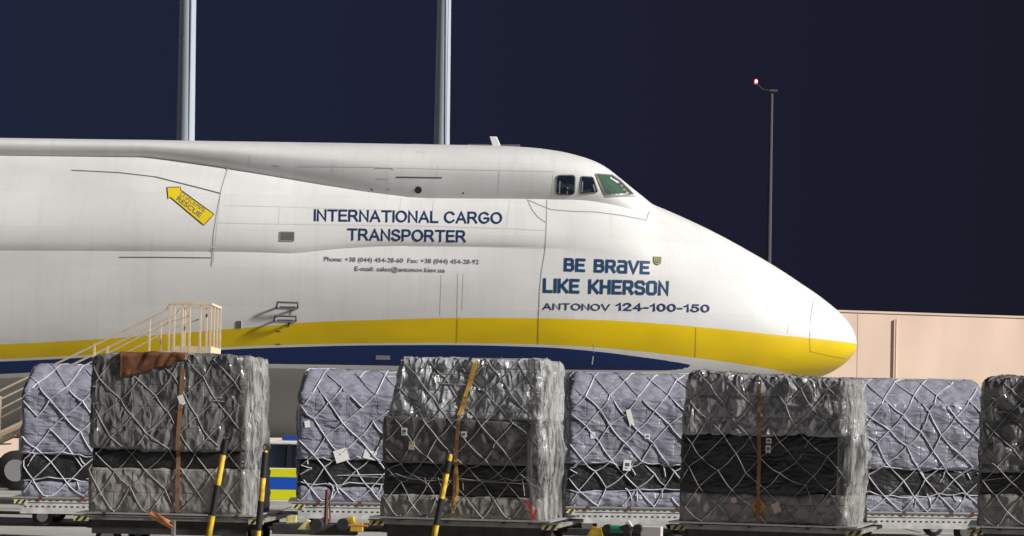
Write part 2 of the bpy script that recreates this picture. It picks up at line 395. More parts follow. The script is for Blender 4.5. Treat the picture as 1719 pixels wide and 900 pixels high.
def hit(px, py):
    d = ray(px, py).normalized()
    p, n, i, dist = BV.ray_cast(CAMP, d)
    if p is None:
        p, n, i, dist = BV.find_nearest(P(px, py, YC - 2))
    if n.dot(d) > 0: n = -n
    return p, n
# paint lines: pixel curves turned into heights on the skin
def zcurve(tab):
    o = []
    for px, py in tab:
        p, n = hit(px, py); o.append((p.x, p.z))
    return o
ytop = zcurve([(-300,585),(0,578),(260,563),(370,553.5),(440,548),(520,541),(640,537),(780,533.5),(910,534.5),(1010,537.5),(1100,543),(1200,551.5),(1300,562),(1360,567.5),(1400,572),(1430,576)])
ybot = zcurve([(-300,612),(0,603),(260,590),(370,583.5),(450,580),(650,576),(800,576),(910,578.5),(1000,583.5),(1080,590.5),(1150,599),(1200,605),(1250,612.5),(1300,621),(1340,631),(1380,631)])
ntop = zcurve([(-300,616),(0,607),(260,594),(370,587.5),(450,584),(650,579.5),(800,579.8),(910,583),(1000,590),(1080,600),(1130,607),(1190,619)])
nbot = zcurve([(-300,636),(0,628),(260,614),(450,611),(650,614),(900,620),(1100,622),(1190,619.5)])
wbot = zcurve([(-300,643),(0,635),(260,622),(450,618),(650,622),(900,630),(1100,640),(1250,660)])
def zof(tab, x):
    if x > tab[-1][0]:
        (x0, z0), (x1, z1) = tab[-2], tab[-1]; return z1 + (x - x1) * (z1 - z0) / (x1 - x0)
    if x < tab[0][0]: return tab[0][1]
    return interp(tab, x)
A = [[], [], [], []]
XB = hit(1340, 620)[0].x
for v in verts:
    A[0].append(v.z - zof(ytop, v.x))
    xb = XB
    A[1].append(v.z - zof(ybot, v.x) + max(0, v.x - xb) * 2.0 + 0.0)
    a2 = zof(ntop, v.x) - v.z; a3 = v.z - zof(nbot, v.x)
    A[2].append(min(a2, a3) if v.x < ntop[-1][0] else -1.0)
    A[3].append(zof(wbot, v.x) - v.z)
def skin_material():
    m = bpy.data.materials.new('aircraft_livery'); m.use_nodes = True; t = m.node_tree; L = t.links.new
    b = t.nodes['Principled BSDF']; b.inputs['Roughness'].default_value = 0.38; b.inputs['Specular IOR Level'].default_value = 0.4
    def attr(n):
        q = t.nodes.new('ShaderNodeAttribute'); q.attribute_name = n; return q.outputs['Fac']
    def step(sock, a=0.0, inv=False):
        q = t.nodes.new('ShaderNodeMath'); q.operation = 'LESS_THAN' if inv else 'GREATER_THAN'; q.inputs[1].default_value = a; L(sock, q.inputs[0]); return q.outputs[0]
    def mix(f, a, bcol):
        q = t.nodes.new('ShaderNodeMix'); q.data_type = 'RGBA'; L(f, q.inputs[0])
        if isinstance(a, tuple): q.inputs[6].default_value = (*a, 1)
        else: L(a, q.inputs[6])
        if isinstance(bcol, tuple): q.inputs[7].default_value = (*bcol, 1)
        else: L(bcol, q.inputs[7])
        return q.outputs[2]
    def mul(a, b_):
        q = t.nodes.new('ShaderNodeMath'); q.operation = 'MULTIPLY'; L(a, q.inputs[0]); L(b_, q.inputs[1]); return q.outputs[0]
    tcn = t.nodes.new('ShaderNodeTexCoord')
    def nz(scale, st, lo, hi):
        mp = t.nodes.new('ShaderNodeMapping'); mp.inputs['Scale'].default_value = st; L(tcn.outputs['Object'], mp.inputs[0])
        n = t.nodes.new('ShaderNodeTexNoise'); n.inputs['Scale'].default_value = scale; n.inputs['Detail'].default_value = 6; L(mp.outputs[0], n.inputs['Vector'])
        r = t.nodes.new('ShaderNodeMapRange'); r.inputs[1].default_value = lo; r.inputs[2].default_value = hi; L(n.outputs[0], r.inputs[0]); return r.outputs[0], n
    grime, _ = nz(0.55, (0.6, 1, 1.2), 0.42, 0.75)
    streak, _ = nz(1.1, (4.0, 1, 0.35), 0.5, 0.8)
    # frames and stringers barely telegraph through the plating
    cmb = t.nodes.new('ShaderNodeCombineXYZ'); sep = t.nodes.new('ShaderNodeSeparateXYZ'); L(tcn.outputs['Object'], sep.inputs[0]); L(sep.outputs[0], cmb.inputs[0]); L(sep.outputs[2], cmb.inputs[1])
    br = t.nodes.new('ShaderNodeTexBrick'); br.inputs['Scale'].default_value = 1.0; br.inputs['Brick Width'].default_value = 2.9; br.inputs['Row Height'].default_value = 1.15
    br.inputs['Mortar Size'].default_value = 0.010; br.inputs['Mortar Smooth'].default_value = 0.6; br.inputs['Bias'].default_value = 0.1; br.offset = 0.37
    br.inputs['Color1'].default_value = (0.71, 0.71, 0.705, 1); br.inputs['Color2'].default_value = (0.66, 0.66, 0.65, 1); br.inputs['Mortar'].default_value = (0.60, 0.60, 0.59, 1)
    L(cmb.outputs[0], br.inputs['Vector'])
    gh = t.nodes.new('ShaderNodeMath'); gh.operation = 'MULTIPLY'; gh.inputs[1].default_value = 0.55; L(grime, gh.inputs[0])
    col = mix(gh.outputs[0], br.outputs[0], (0.545, 0.54, 0.52))
    half = t.nodes.new('ShaderNodeMath'); half.operation = 'MULTIPLY'; half.inputs[1].default_value = 0.2; L(streak, half.inputs[0])
    col = mix(half.outputs[0], col, (0.44, 0.43, 0.41))
    yel = mix(grime, (0.74, 0.52, 0.003), (0.58, 0.40, 0.004))
    isy = mul(step(attr('yt'), 0, True), step(attr('yb'), 0))
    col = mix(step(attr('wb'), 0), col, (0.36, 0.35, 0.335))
    col = mix(isy, col, yel)
    col = mix(step(attr('nv'), 0), col, (0.001, 0.019, 0.115))
    L(col, b.inputs['Base Color'])
    mp = t.nodes.new('ShaderNodeMapping'); mp.inputs['Scale'].default_value = (0.5, 1, 1.4); L(tcn.outputs['Object'], mp.inputs[0])
    n = t.nodes.new('ShaderNodeTexNoise'); n.inputs['Scale'].default_value = 1.6; n.inputs['Detail'].default_value = 2; L(mp.outputs[0], n.inputs['Vector'])
    bp = t.nodes.new('ShaderNodeBump'); bp.inputs['Strength'].default_value = 0.12; bp.inputs['Distance'].default_value = 0.05
    L(n.outputs[0], bp.inputs['Height']); L(bp.outputs[0], b.inputs['Normal'])
    return m
M_skin = skin_material()
visor_line = [(885,335),(905,345),(925,353),(1000,356),(1085,370),(1095,346)]
def part_of(f):
    q = sum((verts[i] for i in f), Vector()) / len(f)
    px, py = to_px(Vector((q.x, YC - 2.5, q.z)))
    if px > 1362: return 2
    if px > 911 and (px > 1090 or py > interp(visor_line[:5], px)): return 1
    return 0
groups = [[], [], []]
for f in faces: groups[part_of(f)].append(f)
for nm, fs in zip(('fuselage', 'nose_visor', 'radome'), groups):
    idx = {}; vv = []; ff = []
    for f in fs:
        r_ = []
        for i in f:
            if i not in idx: idx[i] = len(vv); vv.append(i)
            r_.append(idx[i])
        ff.append(r_)
    m2 = bpy.data.meshes.new(nm); m2.from_pydata([tuple(verts[i]) for i in vv], [], ff); m2.shade_smooth()
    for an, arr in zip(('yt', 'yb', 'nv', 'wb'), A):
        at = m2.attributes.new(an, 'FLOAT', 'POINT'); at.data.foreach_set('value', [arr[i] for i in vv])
    m2.normals_split_custom_set_from_vertices([tuple(nrm[i]) for i in vv])
    m2.materials.append(M_skin); link(nm, m2, ac)

def decal_mesh(name, pts, fs, m, parent, off=0.012, cut=0.22, thick=0.0):
    """flat print in pixel coordinates laid on the skin"""
    bm = bmesh.new(); vs = [bm.verts.new((x, y, 0)) for x, y in pts]
    for f in fs:
        try: bm.faces.new([vs[i] for i in f])
        except ValueError: pass
    bmesh.ops.triangulate(bm, faces=bm.faces)
    for _ in range(4):
        lg = [e for e in bm.edges if e.calc_length() * 0.018 > cut]
        if not lg: break
        bmesh.ops.subdivide_edges(bm, edges=lg, cuts=1, use_grid_fill=False)
        bmesh.ops.triangulate(bm, faces=bm.faces)
    for v in bm.verts:
        p, n = hit(v.co.x, v.co.y); p = p + n * off; v.co = (p.x, p.y - YC, p.z)
    bmesh.ops.recalc_face_normals(bm, faces=bm.faces)
    if sum(f.normal.y * f.calc_area() for f in bm.faces) > 0: bmesh.ops.reverse_faces(bm, faces=bm.faces)
    me = bpy.data.meshes.new(name); bm.to_mesh(me); bm.free(); me.materials.append(m)
    return link(name, me, parent)
def ribbon(name, pts, wpx, m, parent=ac, off=0.006, closed=False):
    if closed: pts = list(pts) + [pts[0]]
    d = []
    for (x0, y0), (x1, y1) in zip(pts[:-1], pts[1:]):
        n = max(1, int(math.hypot(x1 - x0, y1 - y0) / 7))
        for k in range(n): d.append((x0 + (x1 - x0) * k / n, y0 + (y1 - y0) * k / n))
    d.append(pts[-1]); v = []; f = []
    for i, (x, y) in enumerate(d):
        a = d[max(0, i - 1)]; b = d[min(len(d) - 1, i + 1)]; dx, dy = b[0] - a[0], b[1] - a[1]; l = math.hypot(dx, dy) or 1
        nx, ny = -dy / l * wpx / 2, dx / l * wpx / 2
        for sg in (1, -1):
            p, n = hit(x + nx * sg, y + ny * sg); p = p + n * off; v.append((p.x, p.y - YC, p.z))
    for i in range(len(d) - 1): f.append((2*i, 2*i+1, 2*i+3, 2*i+2))
    me = bpy.data.meshes.new(name); me.from_pydata(v, [], f); me.materials.append(m)
    return link(name, me, parent)
def text_mesh(txt, bold=0.0):
    cu = bpy.data.curves.new('t', 'FONT'); cu.body = txt; cu.resolution_u = 3; cu.offset = bold; cu.fill_mode = 'FRONT'
    o = bpy.data.objects.new('t', cu); COL.objects.link(o)
    dg = bpy.context.evaluated_depsgraph_get(); me = bpy.data.meshes.new_from_object(o.evaluated_get(dg))
    vs = [(v.co.x, v.co.y) for v in me.vertices]; fs = [list(p.vertices) for p in me.polygons]
    bpy.data.objects.remove(o); bpy.data.curves.remove(cu); bpy.data.meshes.remove(me)
    return vs, fs
def decal_text(name, txt, p0, p1, cap, m, bold=0.0, parent=ac, capfac=0.0, shear=0.0):
    """baseline from p0 to p1 in pixels, capital height cap"""
    vs, fs = text_mesh(txt, bold)
    x0 = min(v[0] for v in vs); x1 = max(v[0] for v in vs); ch = capfac or 0.69
    ex = ((p1[0] - p0[0]), (p1[1] - p0[1])); l = math.hypot(*ex); ey = (ex[1] / l, -ex[0] / l)
    pts = []
    for x, y in vs:
        t = (x - x0) / (x1 - x0); h = y / ch * cap
        pts.append((p0[0] + ex[0] * t + ey[0] * h + shear * h * ex[0] / l, p0[1] + ex[1] * t + ey[1] * h + shear * h * ex[1] / l))
    return decal_mesh(name, pts, fs, m, parent)
def txtcap():
    vs, _ = text_mesh('E'); return max(v[1] for v in vs) - min(v[1] for v in vs)
CAP = txtcap()
def words(name, txt, p0, p1, cap, m, bold, shear):
    """one print per word, spaced as the whole line would be"""
    vs, _ = text_mesh(txt, bold); full0 = min(v[0] for v in vs); full1 = max(v[0] for v in vs)
    pos = 0
    for wd_ in txt.split(' '):
        if wd_:
            pre = txt[:pos]
            va, _ = text_mesh(pre + wd_, bold); b = max(v[0] for v in va)
            vw, _ = text_mesh(wd_, bold); wl_ = max(v[0] for v in vw) - min(v[0] for v in vw)
            a = b - wl_
            t0, t1 = (a - full0) / (full1 - full0), (b - full0) / (full1 - full0)
            q0 = (p0[0] + (p1[0] - p0[0]) * t0, p0[1] + (p1[1] - p0[1]) * t0); q1 = (p0[0] + (p1[0] - p0[0]) * t1, p0[1] + (p1[1] - p0[1]) * t1)
            decal_text(name, wd_, q0, q1, cap, m, bold, capfac=CAP, shear=shear)
        pos += len(wd_) + 1
words('phone_lettering', 'Phone: +38 (044) 454-28-60  Fax: +38 (044) 454-28-92', (544, 438.5), (804, 443.5), 7.2, M_greytext, 0.010, 0.0)
words('email_lettering', 'E-mail: sales@antonov.kiev.ua', (596, 454.5), (747, 457.5), 7.2, M_greytext, 0.010, 0.0)
# blocky slogan letters, strokes on a 4 x 6 grid
GL = {
 'B': [[(0,0),(0,6),(3.1,6),(3.7,5.4),(3.7,3.8),(3.1,3.2),(0,3.2)],[(3.1,3.2),(4,2.5),(4,.7),(3.3,0),(0,0)]],
 'E': [[(3.7,0),(0,0),(0,6),(3.7,6)],[(0,3.1),(3.2,3.1)]],
 'R': [[(0,0),(0,6),(3.2,6),(3.9,5.3),(3.9,3.5),(3.2,2.7),(0,2.7)],[(2.2,2.7),(4,0)]],
 'a': [[(.5,6),(3.2,6),(4,5.2),(4,0)],[(4,3.4),(.8,3.4),(0,2.6),(0,.8),(.8,0),(4,0)]],
 'V': [[(-.2,6),(2,0),(4.2,6)]],
 'L': [[(0,6),(0,0),(3.5,0)]], 'I': [[(0,6),(0,0)]],
 'K': [[(0,0),(0,6)],[(4,6),(1.3,3.1),(4.1,0)],[(0,3.1),(1.3,3.1)]],
 'H': [[(0,0),(0,6)],[(4,0),(4,6)],[(0,3.1),(4,3.1)]],
 'S': [[(4,5),(3.2,6),(.8,6),(0,5.2),(0,4),(.7,3.3),(3.3,2.8),(4,2.1),(4,.8),(3.2,0),(.8,0),(0,.9)]],
 'O': [[(.8,0),(0,.8),(0,5.2),(.8,6),(3.2,6),(4,5.2),(4,.8),(3.2,0),(.8,0)]],
 'N': [[(0,0),(0,6),(4,0),(4,6)]],
}
GW = {'I': 0, 'L': 3.5, 'E': 3.7}
def arc(cx, cy, rx, ry, a0, a1, n=12):
    return [(cx + rx * math.cos(R(a0 + (a1 - a0) * k / n)), cy + ry * math.sin(R(a0 + (a1 - a0) * k / n))) for k in range(n + 1)]
GS = {
 'I': (0, [[(0,0),(0,6)]]), 'N': (4.3, [[(0,0),(0,6),(4.3,0),(4.3,6)]]), 'T': (4.6, [[(0,6),(4.6,6)],[(2.3,6),(2.3,0)]]),
 'E': (3.8, [[(3.8,0),(0,0),(0,6),(3.7,6)],[(0,3.15),(3.4,3.15)]]), 'L': (3.5, [[(0,6),(0,0),(3.5,0)]]),
 'A': (4.9, [[(0,0),(2.45,6),(4.9,0)],[(.8,1.9),(4.1,1.9)]]), 'V': (4.8, [[(0,6),(2.4,0),(4.8,6)]]),
 'R': (4.5, [[(0,0),(0,6)] + arc(2.7,4.45,1.4,1.55,90,-90,8) + [(0,2.9)],[(2.3,2.9),(3.1,2.2),(4.5,0)]]),
 'P': (4.1, [[(0,0),(0,6)] + arc(2.7,4.35,1.4,1.65,90,-90,8) + [(0,2.7)]]),
 'O': (5.4, [arc(2.7,3,2.7,3,0,360,24)]), 'C': (5.0, [arc(2.7,3,2.7,3,38,322,20)]),
 'G': (5.2, [arc(2.7,3,2.7,3,42,315,18) + [(5.1,1.2),(5.1,2.75),(3.0,2.75)]]),
 'S': (4.2, [arc(2.1,4.45,1.9,1.55,20,200,10) + [(1.0,3.5),(3.2,2.7)] + arc(2.1,1.55,2.1,1.55,20,-165,10)]),
 '1': (1.9, [[(0,4.4),(1.1,5.0),(1.7,6),(1.7,0)]]), '2': (3.8, [arc(1.9,4.3,1.8,1.7,175,-30,10) + [(1.2,1.2),(.1,0),(3.8,0)]]),
 '4': (4.2, [[(3.1,0),(3.1,6),(0,1.7),(4.3,1.7)]]), '5': (3.8, [[(3.6,6),(.9,6),(.4,3.2)] + arc(1.8,2,2.0,2.0,130,-165,14)]),
 '0': (3.9, [arc(1.95,3,1.95,3,0,360,20)]), '-': (1.8, [[(0,2.4),(1.8,2.4)]]),
}
def slogan(name, txt, p0, p1, cap, m, wd=1.15, sans=False, sp=1.7):
    x = 0; strokes = []; brk = []
    if sans:
        for ch in txt:
            if ch == ' ': x += 2.6; brk.append(len(strokes)); continue
            gw, gs = GS[ch]
            for s_ in gs: strokes.append([(x + a, b) for a, b in s_])
            x += gw + sp
        x += 2.05 - sp
        txt = ''
    for ch in txt:
        if ch == ' ': x += 4.0; brk.append(len(strokes)); continue
        for s_ in GL[ch]: strokes.append([(x + a, b) for a, b in s_])
        x += GW.get(ch, 4.0) + 2.05
    tot = x - 2.05
    ex = (p1[0] - p0[0], p1[1] - p0[1]); l = math.hypot(*ex); ux = (ex[0] / l, ex[1] / l); uy = (ux[1], -ux[0])
    kx = l / (tot + wd); ky = cap / (6 + wd); pts = []; fs = []
    def W2(a, b):
        a = (a + wd / 2) * kx; b = (b + wd / 2) * ky
        return (p0[0] + ux[0] * a + uy[0] * b, p0[1] + ux[1] * a + uy[1] * b)
    for si, s_ in enumerate(strokes):
        if si in brk:
            decal_mesh(name, pts, fs, m, ac); pts = []; fs = []
        # mitred strip
        n = len(s_); L_ = []; Rr = []
        cl = s_[0] == s_[-1]
        for i, (a, b) in enumerate(s_):
            pv = s_[i - 1] if i > 0 else (s_[-2] if cl else None); nx = s_[i + 1] if i < n - 1 else (s_[1] if cl else None)
            def dr(p, q):
                d = (q[0] - p[0], q[1] - p[1]); l_ = math.hypot(*d); return (d[0] / l_, d[1] / l_)
            d0 = dr(pv, (a, b)) if pv else None; d1 = dr((a, b), nx) if nx else None
            h = wd / 2
            if d0 and d1:
                n0 = (-d0[1], d0[0]); n1 = (-d1[1], d1[0]); mx, my = n0[0] + n1[0], n0[1] + n1[1]; q = math.hypot(mx, my) or 1
                mx, my = mx / q, my / q; k = min(1.9, 1 / max(.3, mx * n0[0] + my * n0[1])) * h
                L_.append((a + mx * k, b + my * k)); Rr.append((a - mx * k, b - my * k))
            else:
                d = d0 or d1; e = h if d0 else -h
                if abs(d[0]) > .99 and False: e = 0
                a2, b2 = a + d[0] * e, b + d[1] * e
                L_.append((a2 - d[1] * h, b2 + d[0] * h)); Rr.append((a2 + d[1] * h, b2 - d[0] * h))
        base = len(pts)
        for q0, q1 in zip(L_, Rr): pts.append(W2(*q0)); pts.append(W2(*q1))
        for i in range(n - 1): fs.append([base + 2*i, base + 2*i + 1, base + 2*i + 3, base + 2*i + 2])
    return decal_mesh(name, pts, fs, m, ac)
slogan('slogan_lettering', 'BE BRaVE', (946.5, 455.5), (1090.5, 461), 22.5, M_bluetext, 1.5)
slogan('slogan_lettering', 'LIKE KHERSON', (911.5, 491.5), (1122.5, 496.5), 24.5, M_bluetext, 1.5)
slogan('company_lettering', 'INTERNATIONAL CARGO', (527, 371.5), (843, 376.5), 20, M_navytext, 1.15, True)
slogan('company_lettering', 'TRANSPORTER', (583, 403.5), (782, 407), 20, M_navytext, 1.15, True)
slogan('type_lettering', 'ANTONOV', (911, 520), (1024, 522), 11.5, M_navytext, 1.05, True)
slogan('type_lettering', '124-100-150', (1034, 521.5), (1191, 525), 13.5, M_navytext, 1.35, True, 2.0)
# small shield crest
cr = decal_mesh('shield_crest', [(1096,431),(1110,431.5),(1110,440),(1108,443.5),(1103,446),(1098,443),(1096,439)], [[0,1,2,3,4,5,6]], M_black, ac, 0.010)
decal_mesh('crest_field', [(1097.2,432.2),(1108.8,432.6),(1108.8,439.5),(1107,442.5),(1103,444.6),(1099,442),(1097.2,438.5)], [[0,1,2,3,4,5,6]], M_olive, cr, 0.014)
for a in ((1099.5,1099.5,433.5,439.5), (1103,1103,432.5,442), (1106.5,1106.5,433.8,439.5)):
    ribbon('trident_tine', [(a[0], a[2]), (a[1], a[3])], 1.3, M_black, cr, 0.018)
ribbon('trident_tine', [(1099.5,439.5),(1103,441.5),(1106.5,439.5)], 1.2, M_black, cr, 0.018)
# rescue arrow
ap = [(280.5,315),(304,314.5),(303,319),(359.5,360),(342.5,378.5),(286,331.5),(282.5,334.5)]
ar = decal_mesh('rescue_arrow', ap, [list(range(7))], M_decal_yellow, ac, 0.010)
ribbon('arrow_outline', ap, 1.1, M_black, ar, 0.016, closed=True)
decal_text('arrow_lettering', 'СПАСЕНИЕ', (301, 328), (342.5, 357.5), 7.6, M_seam_dark, 0.012, ar, capfac=CAP)
decal_text('arrow_lettering', 'RESCUE', (295.5, 335.5), (335, 365.5), 7.6, M_seam_dark, 0.02, ar, capfac=CAP)
tag(ar, 'yellow rescue arrow decal pointing up and left')
# seams and panel lines
SE = [
 ([(918,336),(917,380),(915,420),(909,455),(906,485),(904,534)], 1.6, M_seam), ([(904,535),(903,578)], 1.4, M_seam_y),
 ([(885,335),(893,352),(903,365),(917,374)], 1.5, M_seam), ([(887,336),(905,344),(925,352),(960,355),(1000,356),(1045,362),(1085,370),(1092,348)], 1.5, M_seam),
 ([(1372,492),(1365,508),(1361,530),(1359,566)], 1.5, M_seam), ([(1359,568),(1360,592)], 1.4, M_seam_y), ([(1364,518),(1385,527),(1408,541),(1428,556)], 1.0, M_seam_faint),
 ([(1361,560),(1400,566),(1428,571)], 1.0, M_seam_faint), ([(1360,590),(1395,598),(1425,603)], 1.0, M_seam_y), ([(1373,497),(1395,511),(1412,528)], 1.0, M_seam_faint),
 ([(260,297),(300,307),(340,317),(370,325)], 2.0, M_seam_dark), ([(383,280),(372,315),(364,355),(358,395),(355,447)], 1.6, M_seam),
 ([(200,432),(260,432),(354,433)], 1.6, M_seam_dark), ([(120,286),(200,290),(260,297)], 1.6, M_seam_dark),
 ([(378,345),(470,347),(560,350),(670,354)], 1.3, M_seam_faint), ([(364,374),(460,376),(530,377),(700,379),(860,384),(914,387)], 1.3, M_seam_faint),
 ([(470,348),(468,375)], 1.2, M_seam_faint), ([(674,333),(671,353)], 1.2, M_seam_faint), ([(728,334),(726,368)], 1.2, M_seam_faint),
 ([(856,336),(851,380)], 1.0, M_seam_faint), ([(686,413),(800,414),(914,417)], 1.3, M_seam_faint),
 ([(665,297.5),(742,298.5)], 2.2, M_seam_dark), ([(500,279),(640,281),(740,284),(930,288)], 1.0, M_seam_faint), ([(735,276),(734,297)], 1.0, M_seam_faint),
 ([(629,284),(632,282),(656,282.5),(660,285)], 1.6, M_seam), ([(632,300),(652,300.5)], 1.6, M_seam_faint), ([(700,255),(715,255.5)], 1.6, M_seam_faint),
 ([(769,460),(768,533)], 1.2, M_seam_faint), ([(741,462),(739,530)], 0.9, M_seam_faint), ([(778,460),(776,520)], 0.9, M_seam_faint), ([(768,535),(767,575)], 1.2, M_seam_y),
 ([(1168,550),(1167,600)], 1.0, M_seam_y), ([(622,317),(626,320)], 2.2, M_seam_dark), ([(650,317),(654,319)], 2.0, M_seam), ([(455,278),(468,280)], 1.4, M_seam),
 ([(776,324),(779,324.5)], 3.0, M_seam_dark), ([(370,330),(358,440)], .8, M_seam_faint), ([(1328,498),(1322,560)], 0.9, M_seam_faint),
 ([(998,577),(997,592)], 1.0, M_seam_faint), ([(996,598),(994,612)], 2.0, M_seam_faint),
 ([(463,556),(471,556.5)], 2.0, M_seam_dark), ([(463,578),(471,578)], 1.8, M_seam_dark), ([(932,258),(926,332)], 1.0, M_seam_faint),
 ([(1344,538),(1344,542)], 3.5, M_seam_faint), ([(560,243.5+3),(557,300)], .8, M_seam_faint), ([(420,246),(418,285)], .8, M_seam_faint), ([(840,252),(836,332)], .8, M_seam_faint),
]
for pts, wd_, m_ in SE: ribbon('panel_seam', pts, wd_, m_)
ribbon('stencil_marking', [(631,600),(655,600.5)], 7, M_seam, ac, 0.008)
# cockpit windows
def window(pts, glass, frame_w, parts, lab=None):
    n = len(pts); fr = ribbon('cockpit_window', pts, frame_w, M_winframe, ac, 0.02, closed=True)
    if lab: fr['label'] = lab
    decal_mesh('pane', pts, [list(range(n))], glass, fr, 0.012)
    for q in parts: ribbon('curtain', q, 2.2, M_curtain, fr, 0.015)
def rrect(x0, y0, x1, y1, r, sl=0.0):
    o = []
    for cx, cy, a0 in ((x1 - r, y0 + r, -90), (x1 - r, y1 - r, 0), (x0 + r, y1 - r, 90), (x0 + r, y0 + r, 180)):
        for k in range(4):
            a = R(a0 + k * 30); o.append((cx + r * math.cos(a) + sl * (y1 - cy - r * math.sin(a)) / (y1 - y0), cy + r * math.sin(a)))
    return o
window(rrect(933, 294.5, 964, 327, 5, 1.5), M_glass, 1.8, [[(940,304),(939,325)],[(953,314),(952,325)]])
window([(975.5,297.5),(977,296.5),(993,297.5),(996,299),(1003,321),(1001.5,323),(975,325.5),(973.5,324)], M_glass, 1.6, [[(978,305),(977,323)],[(996,310),(999,321)]])
window([(999.5,293),(1027,295),(1040,304),(1063,326.5),(1018,327.5),(1014,324)], M_glass_green, 2.6, [], 'green tinted windshield in a metal frame')
ribbon('wiper', [(1058,326.5),(1036,307)], 1.2, M_black, ac, 0.03)
ribbon('window_sill', [(1016,329.5),(1066,329.5)], 2.0, M_seam, ac, 0.02)
ribbon('round_port', [(698.5,319),(706,319)], 9, M_black, ac, 0.012)
decal_mesh('round_port', [(702 + 6 * math.cos(R(k * 30)), 319 + 6 * math.sin(R(k * 30))) for k in range(12)], [list(range(12))], M_black, ac, 0.016)
sp = decal_mesh('square_window', [(470,389.5),(494,390),(493.5,405),(469.5,404.5)], [[0,1,2,3]], M_seam_dark, ac, 0.012)
ribbon('frame', [(470,389.5),(494,390),(493.5,405),(469.5,404.5)], 1.4, M_seam, sp, 0.018, closed=True)
sp = decal_mesh('square_window', [(396,539),(405,539),(405,551),(396,551)], [[0,1,2,3]], M_seam_dark, ac, 0.012)
ribbon('frame', [(406,538),(406,551)], 2, M_white, sp, 0.018)
# grab rails standing off the side
def grab(x0, x1, y, h):
    b_ = MB()
    def q(px, py, o):
        p, n = hit(px, py); p = p + n * o; return Vector((p.x, p.y - YC, p.z))
    b_.tube([q(x0, y + h, 0), q(x0 + 3, y, 0.20), q((x0 + x1) / 2, y + .5, 0.22), q(x1, y + 1, 0.20), q(x1 - 1, y + h, 0)], 0.033, 6)
    b_.tube([q(x0 + 6, y + h * .8, 0.02), q(x1 - 5, y + h * .85, 0.02)], 0.02, 5)
    b_.build('grab_rail', M_seam_dark, ac, True)
grab(464, 501, 507, 10); grab(460, 498, 529, 10)
ribbon('rail_bracket', [(489,520),(488,528)], 3, M_seam, ac, 0.01); ribbon('rail_bracket', [(485,541),(484,549)], 3, M_seam_dark, ac, 0.01)
# dorsal antenna and little fittings on the crown
def top_at(px): return Vector((XA(px, 245), 0, ZA(px, interp(top_px, px), YC)))
a0 = top_at(838); a1 = P(827, 229.5, YC); a1.y = 0
b_ = MB(); h = a1.z - a0.z
b_.prism([(a0.x - .18, a0.z - .1), (a0.x + .12, a0.z - .1), (a1.x + .13, a1.z), (a1.x - .1, a1.z)], 1, -0.05, 0.05); b_.build('blade_antenna', M_white, ac, bev=0.02)
for px, wd_ in ((420, .06), (515, .09), (549, .07), (619, .1), (900, .3), (712, .5)):
    q = top_at(px); b_ = MB(); b_.prism([(q.x - wd_, q.z - .05), (q.x + wd_, q.z - .05), (q.x + wd_ * .6, q.z + .045), (q.x - wd_ * .8, q.z + .05)], 1, -.06, .06); b_.build('crown_fitting', M_white, ac)
q = top_at(800); b_ = MB(); b_.tube([q + Vector((-.3, 0, .04)), q + Vector((1.4, 0, .05))], .05, 8); b_.build('crown_fitting', M_seam_dark, ac)
# nose and main gear
def wheel(parent, x, y, r, w_, name='wheel', tyre=M_rubber):
    b_ = MB(); k = 20
    for yy, rr in ((-w_/2, r*.86), (-w_*.4, r*.97), (0, r), (w_*.4, r*.97), (w_/2, r*.86)): pass
    b_.tube([(x, y - w_/2, r), (x, y - w_*.38, r), (x, y + w_*.38, r), (x, y + w_/2, r)], [r*.88, r, r, r*.88], k)
    o = b_.build(name, tyre, parent, True)
    b2 = MB(); b2.cyl((x, y - w_/2 - .012, r), (x, y + w_/2 + .012, r), r * .55, 14); b2.build('rim', M_alu, o, True)
    return o
for px, n in ((1010, 2), (420, 5)):
    x = XA(px, 700)
    for i in range(n):
        xx = x - i * 1.7
        for sg in (-1, 1):
            yy = sg * (0.8 if n == 2 else 2.7)
            wheel(ac, xx, yy, 0.62, 0.5, 'landing_wheel')
            b_ = MB(); b_.cyl((xx, yy * .75, 0.6), (xx, yy * .75, 2.6), 0.13, 10); b_.build('gear_strut', M_alu, ac, True)

# ================================================================ MASTS
def mast(px, py0, Y, r_low, r_top, ztop, m, label, tall_head=True):
    zb = P(px, py0, Y); x = zb.x
    t = empty('light_mast', (x, Y, 0), 0, label, 'mast', 'floodlight masts')
    b_ = MB(); b_.tube([(0, 0, 0.3), (0, 0, ztop)], [r_low, r_top], 12); b_.build('pole', m, t, True)
    b_ = MB(); b_.cyl((0, 0, 0), (0, 0, 0.3), r_low * 1.8, 16); b_.build('base_flange', m, t)
    return t
m1 = mast(311.5, 238, 82, 0.44, 0.24, 34, M_galv, 'thick grey light mast rising behind the aircraft, leftmost of the masts')
m2 = mast(741.5, 245, 84, 0.42, 0.18, 34, M_galv, 'pale grey light mast rising behind the middle of the aircraft roof')
for t, zz in ((m1, 34), (m2, 34)):
    b_ = MB(); b_.cyl((0, 0, zz - .5), (0, 0, zz), 1.1, 16); b_.build('head_ring', M_darksteel, t)
    b_ = MB(); b_.box((.17, -.33, 1.0), (.2, -.30, zz - 1)) ; b_.build('cable_conduit', M_galv, t)
for zz in (13.8, 16.9, 19.2):
    b_ = MB(); b_.tube([(0, 0, zz), (0, 0, zz + .05)], 0.37 - zz * .0052, 12); b_.build('joint_band', M_steel, m2)
for zz in (17.5,):
    b_ = MB(); b_.box((-.2, -.37, zz), (-.12, -.30, zz + .14)); b_.build('bolt_cover', M_darksteel, m1)
Y3 = 135.0; p3 = P(1290, 430, Y3); zt3 = P(1293, 153, Y3).z
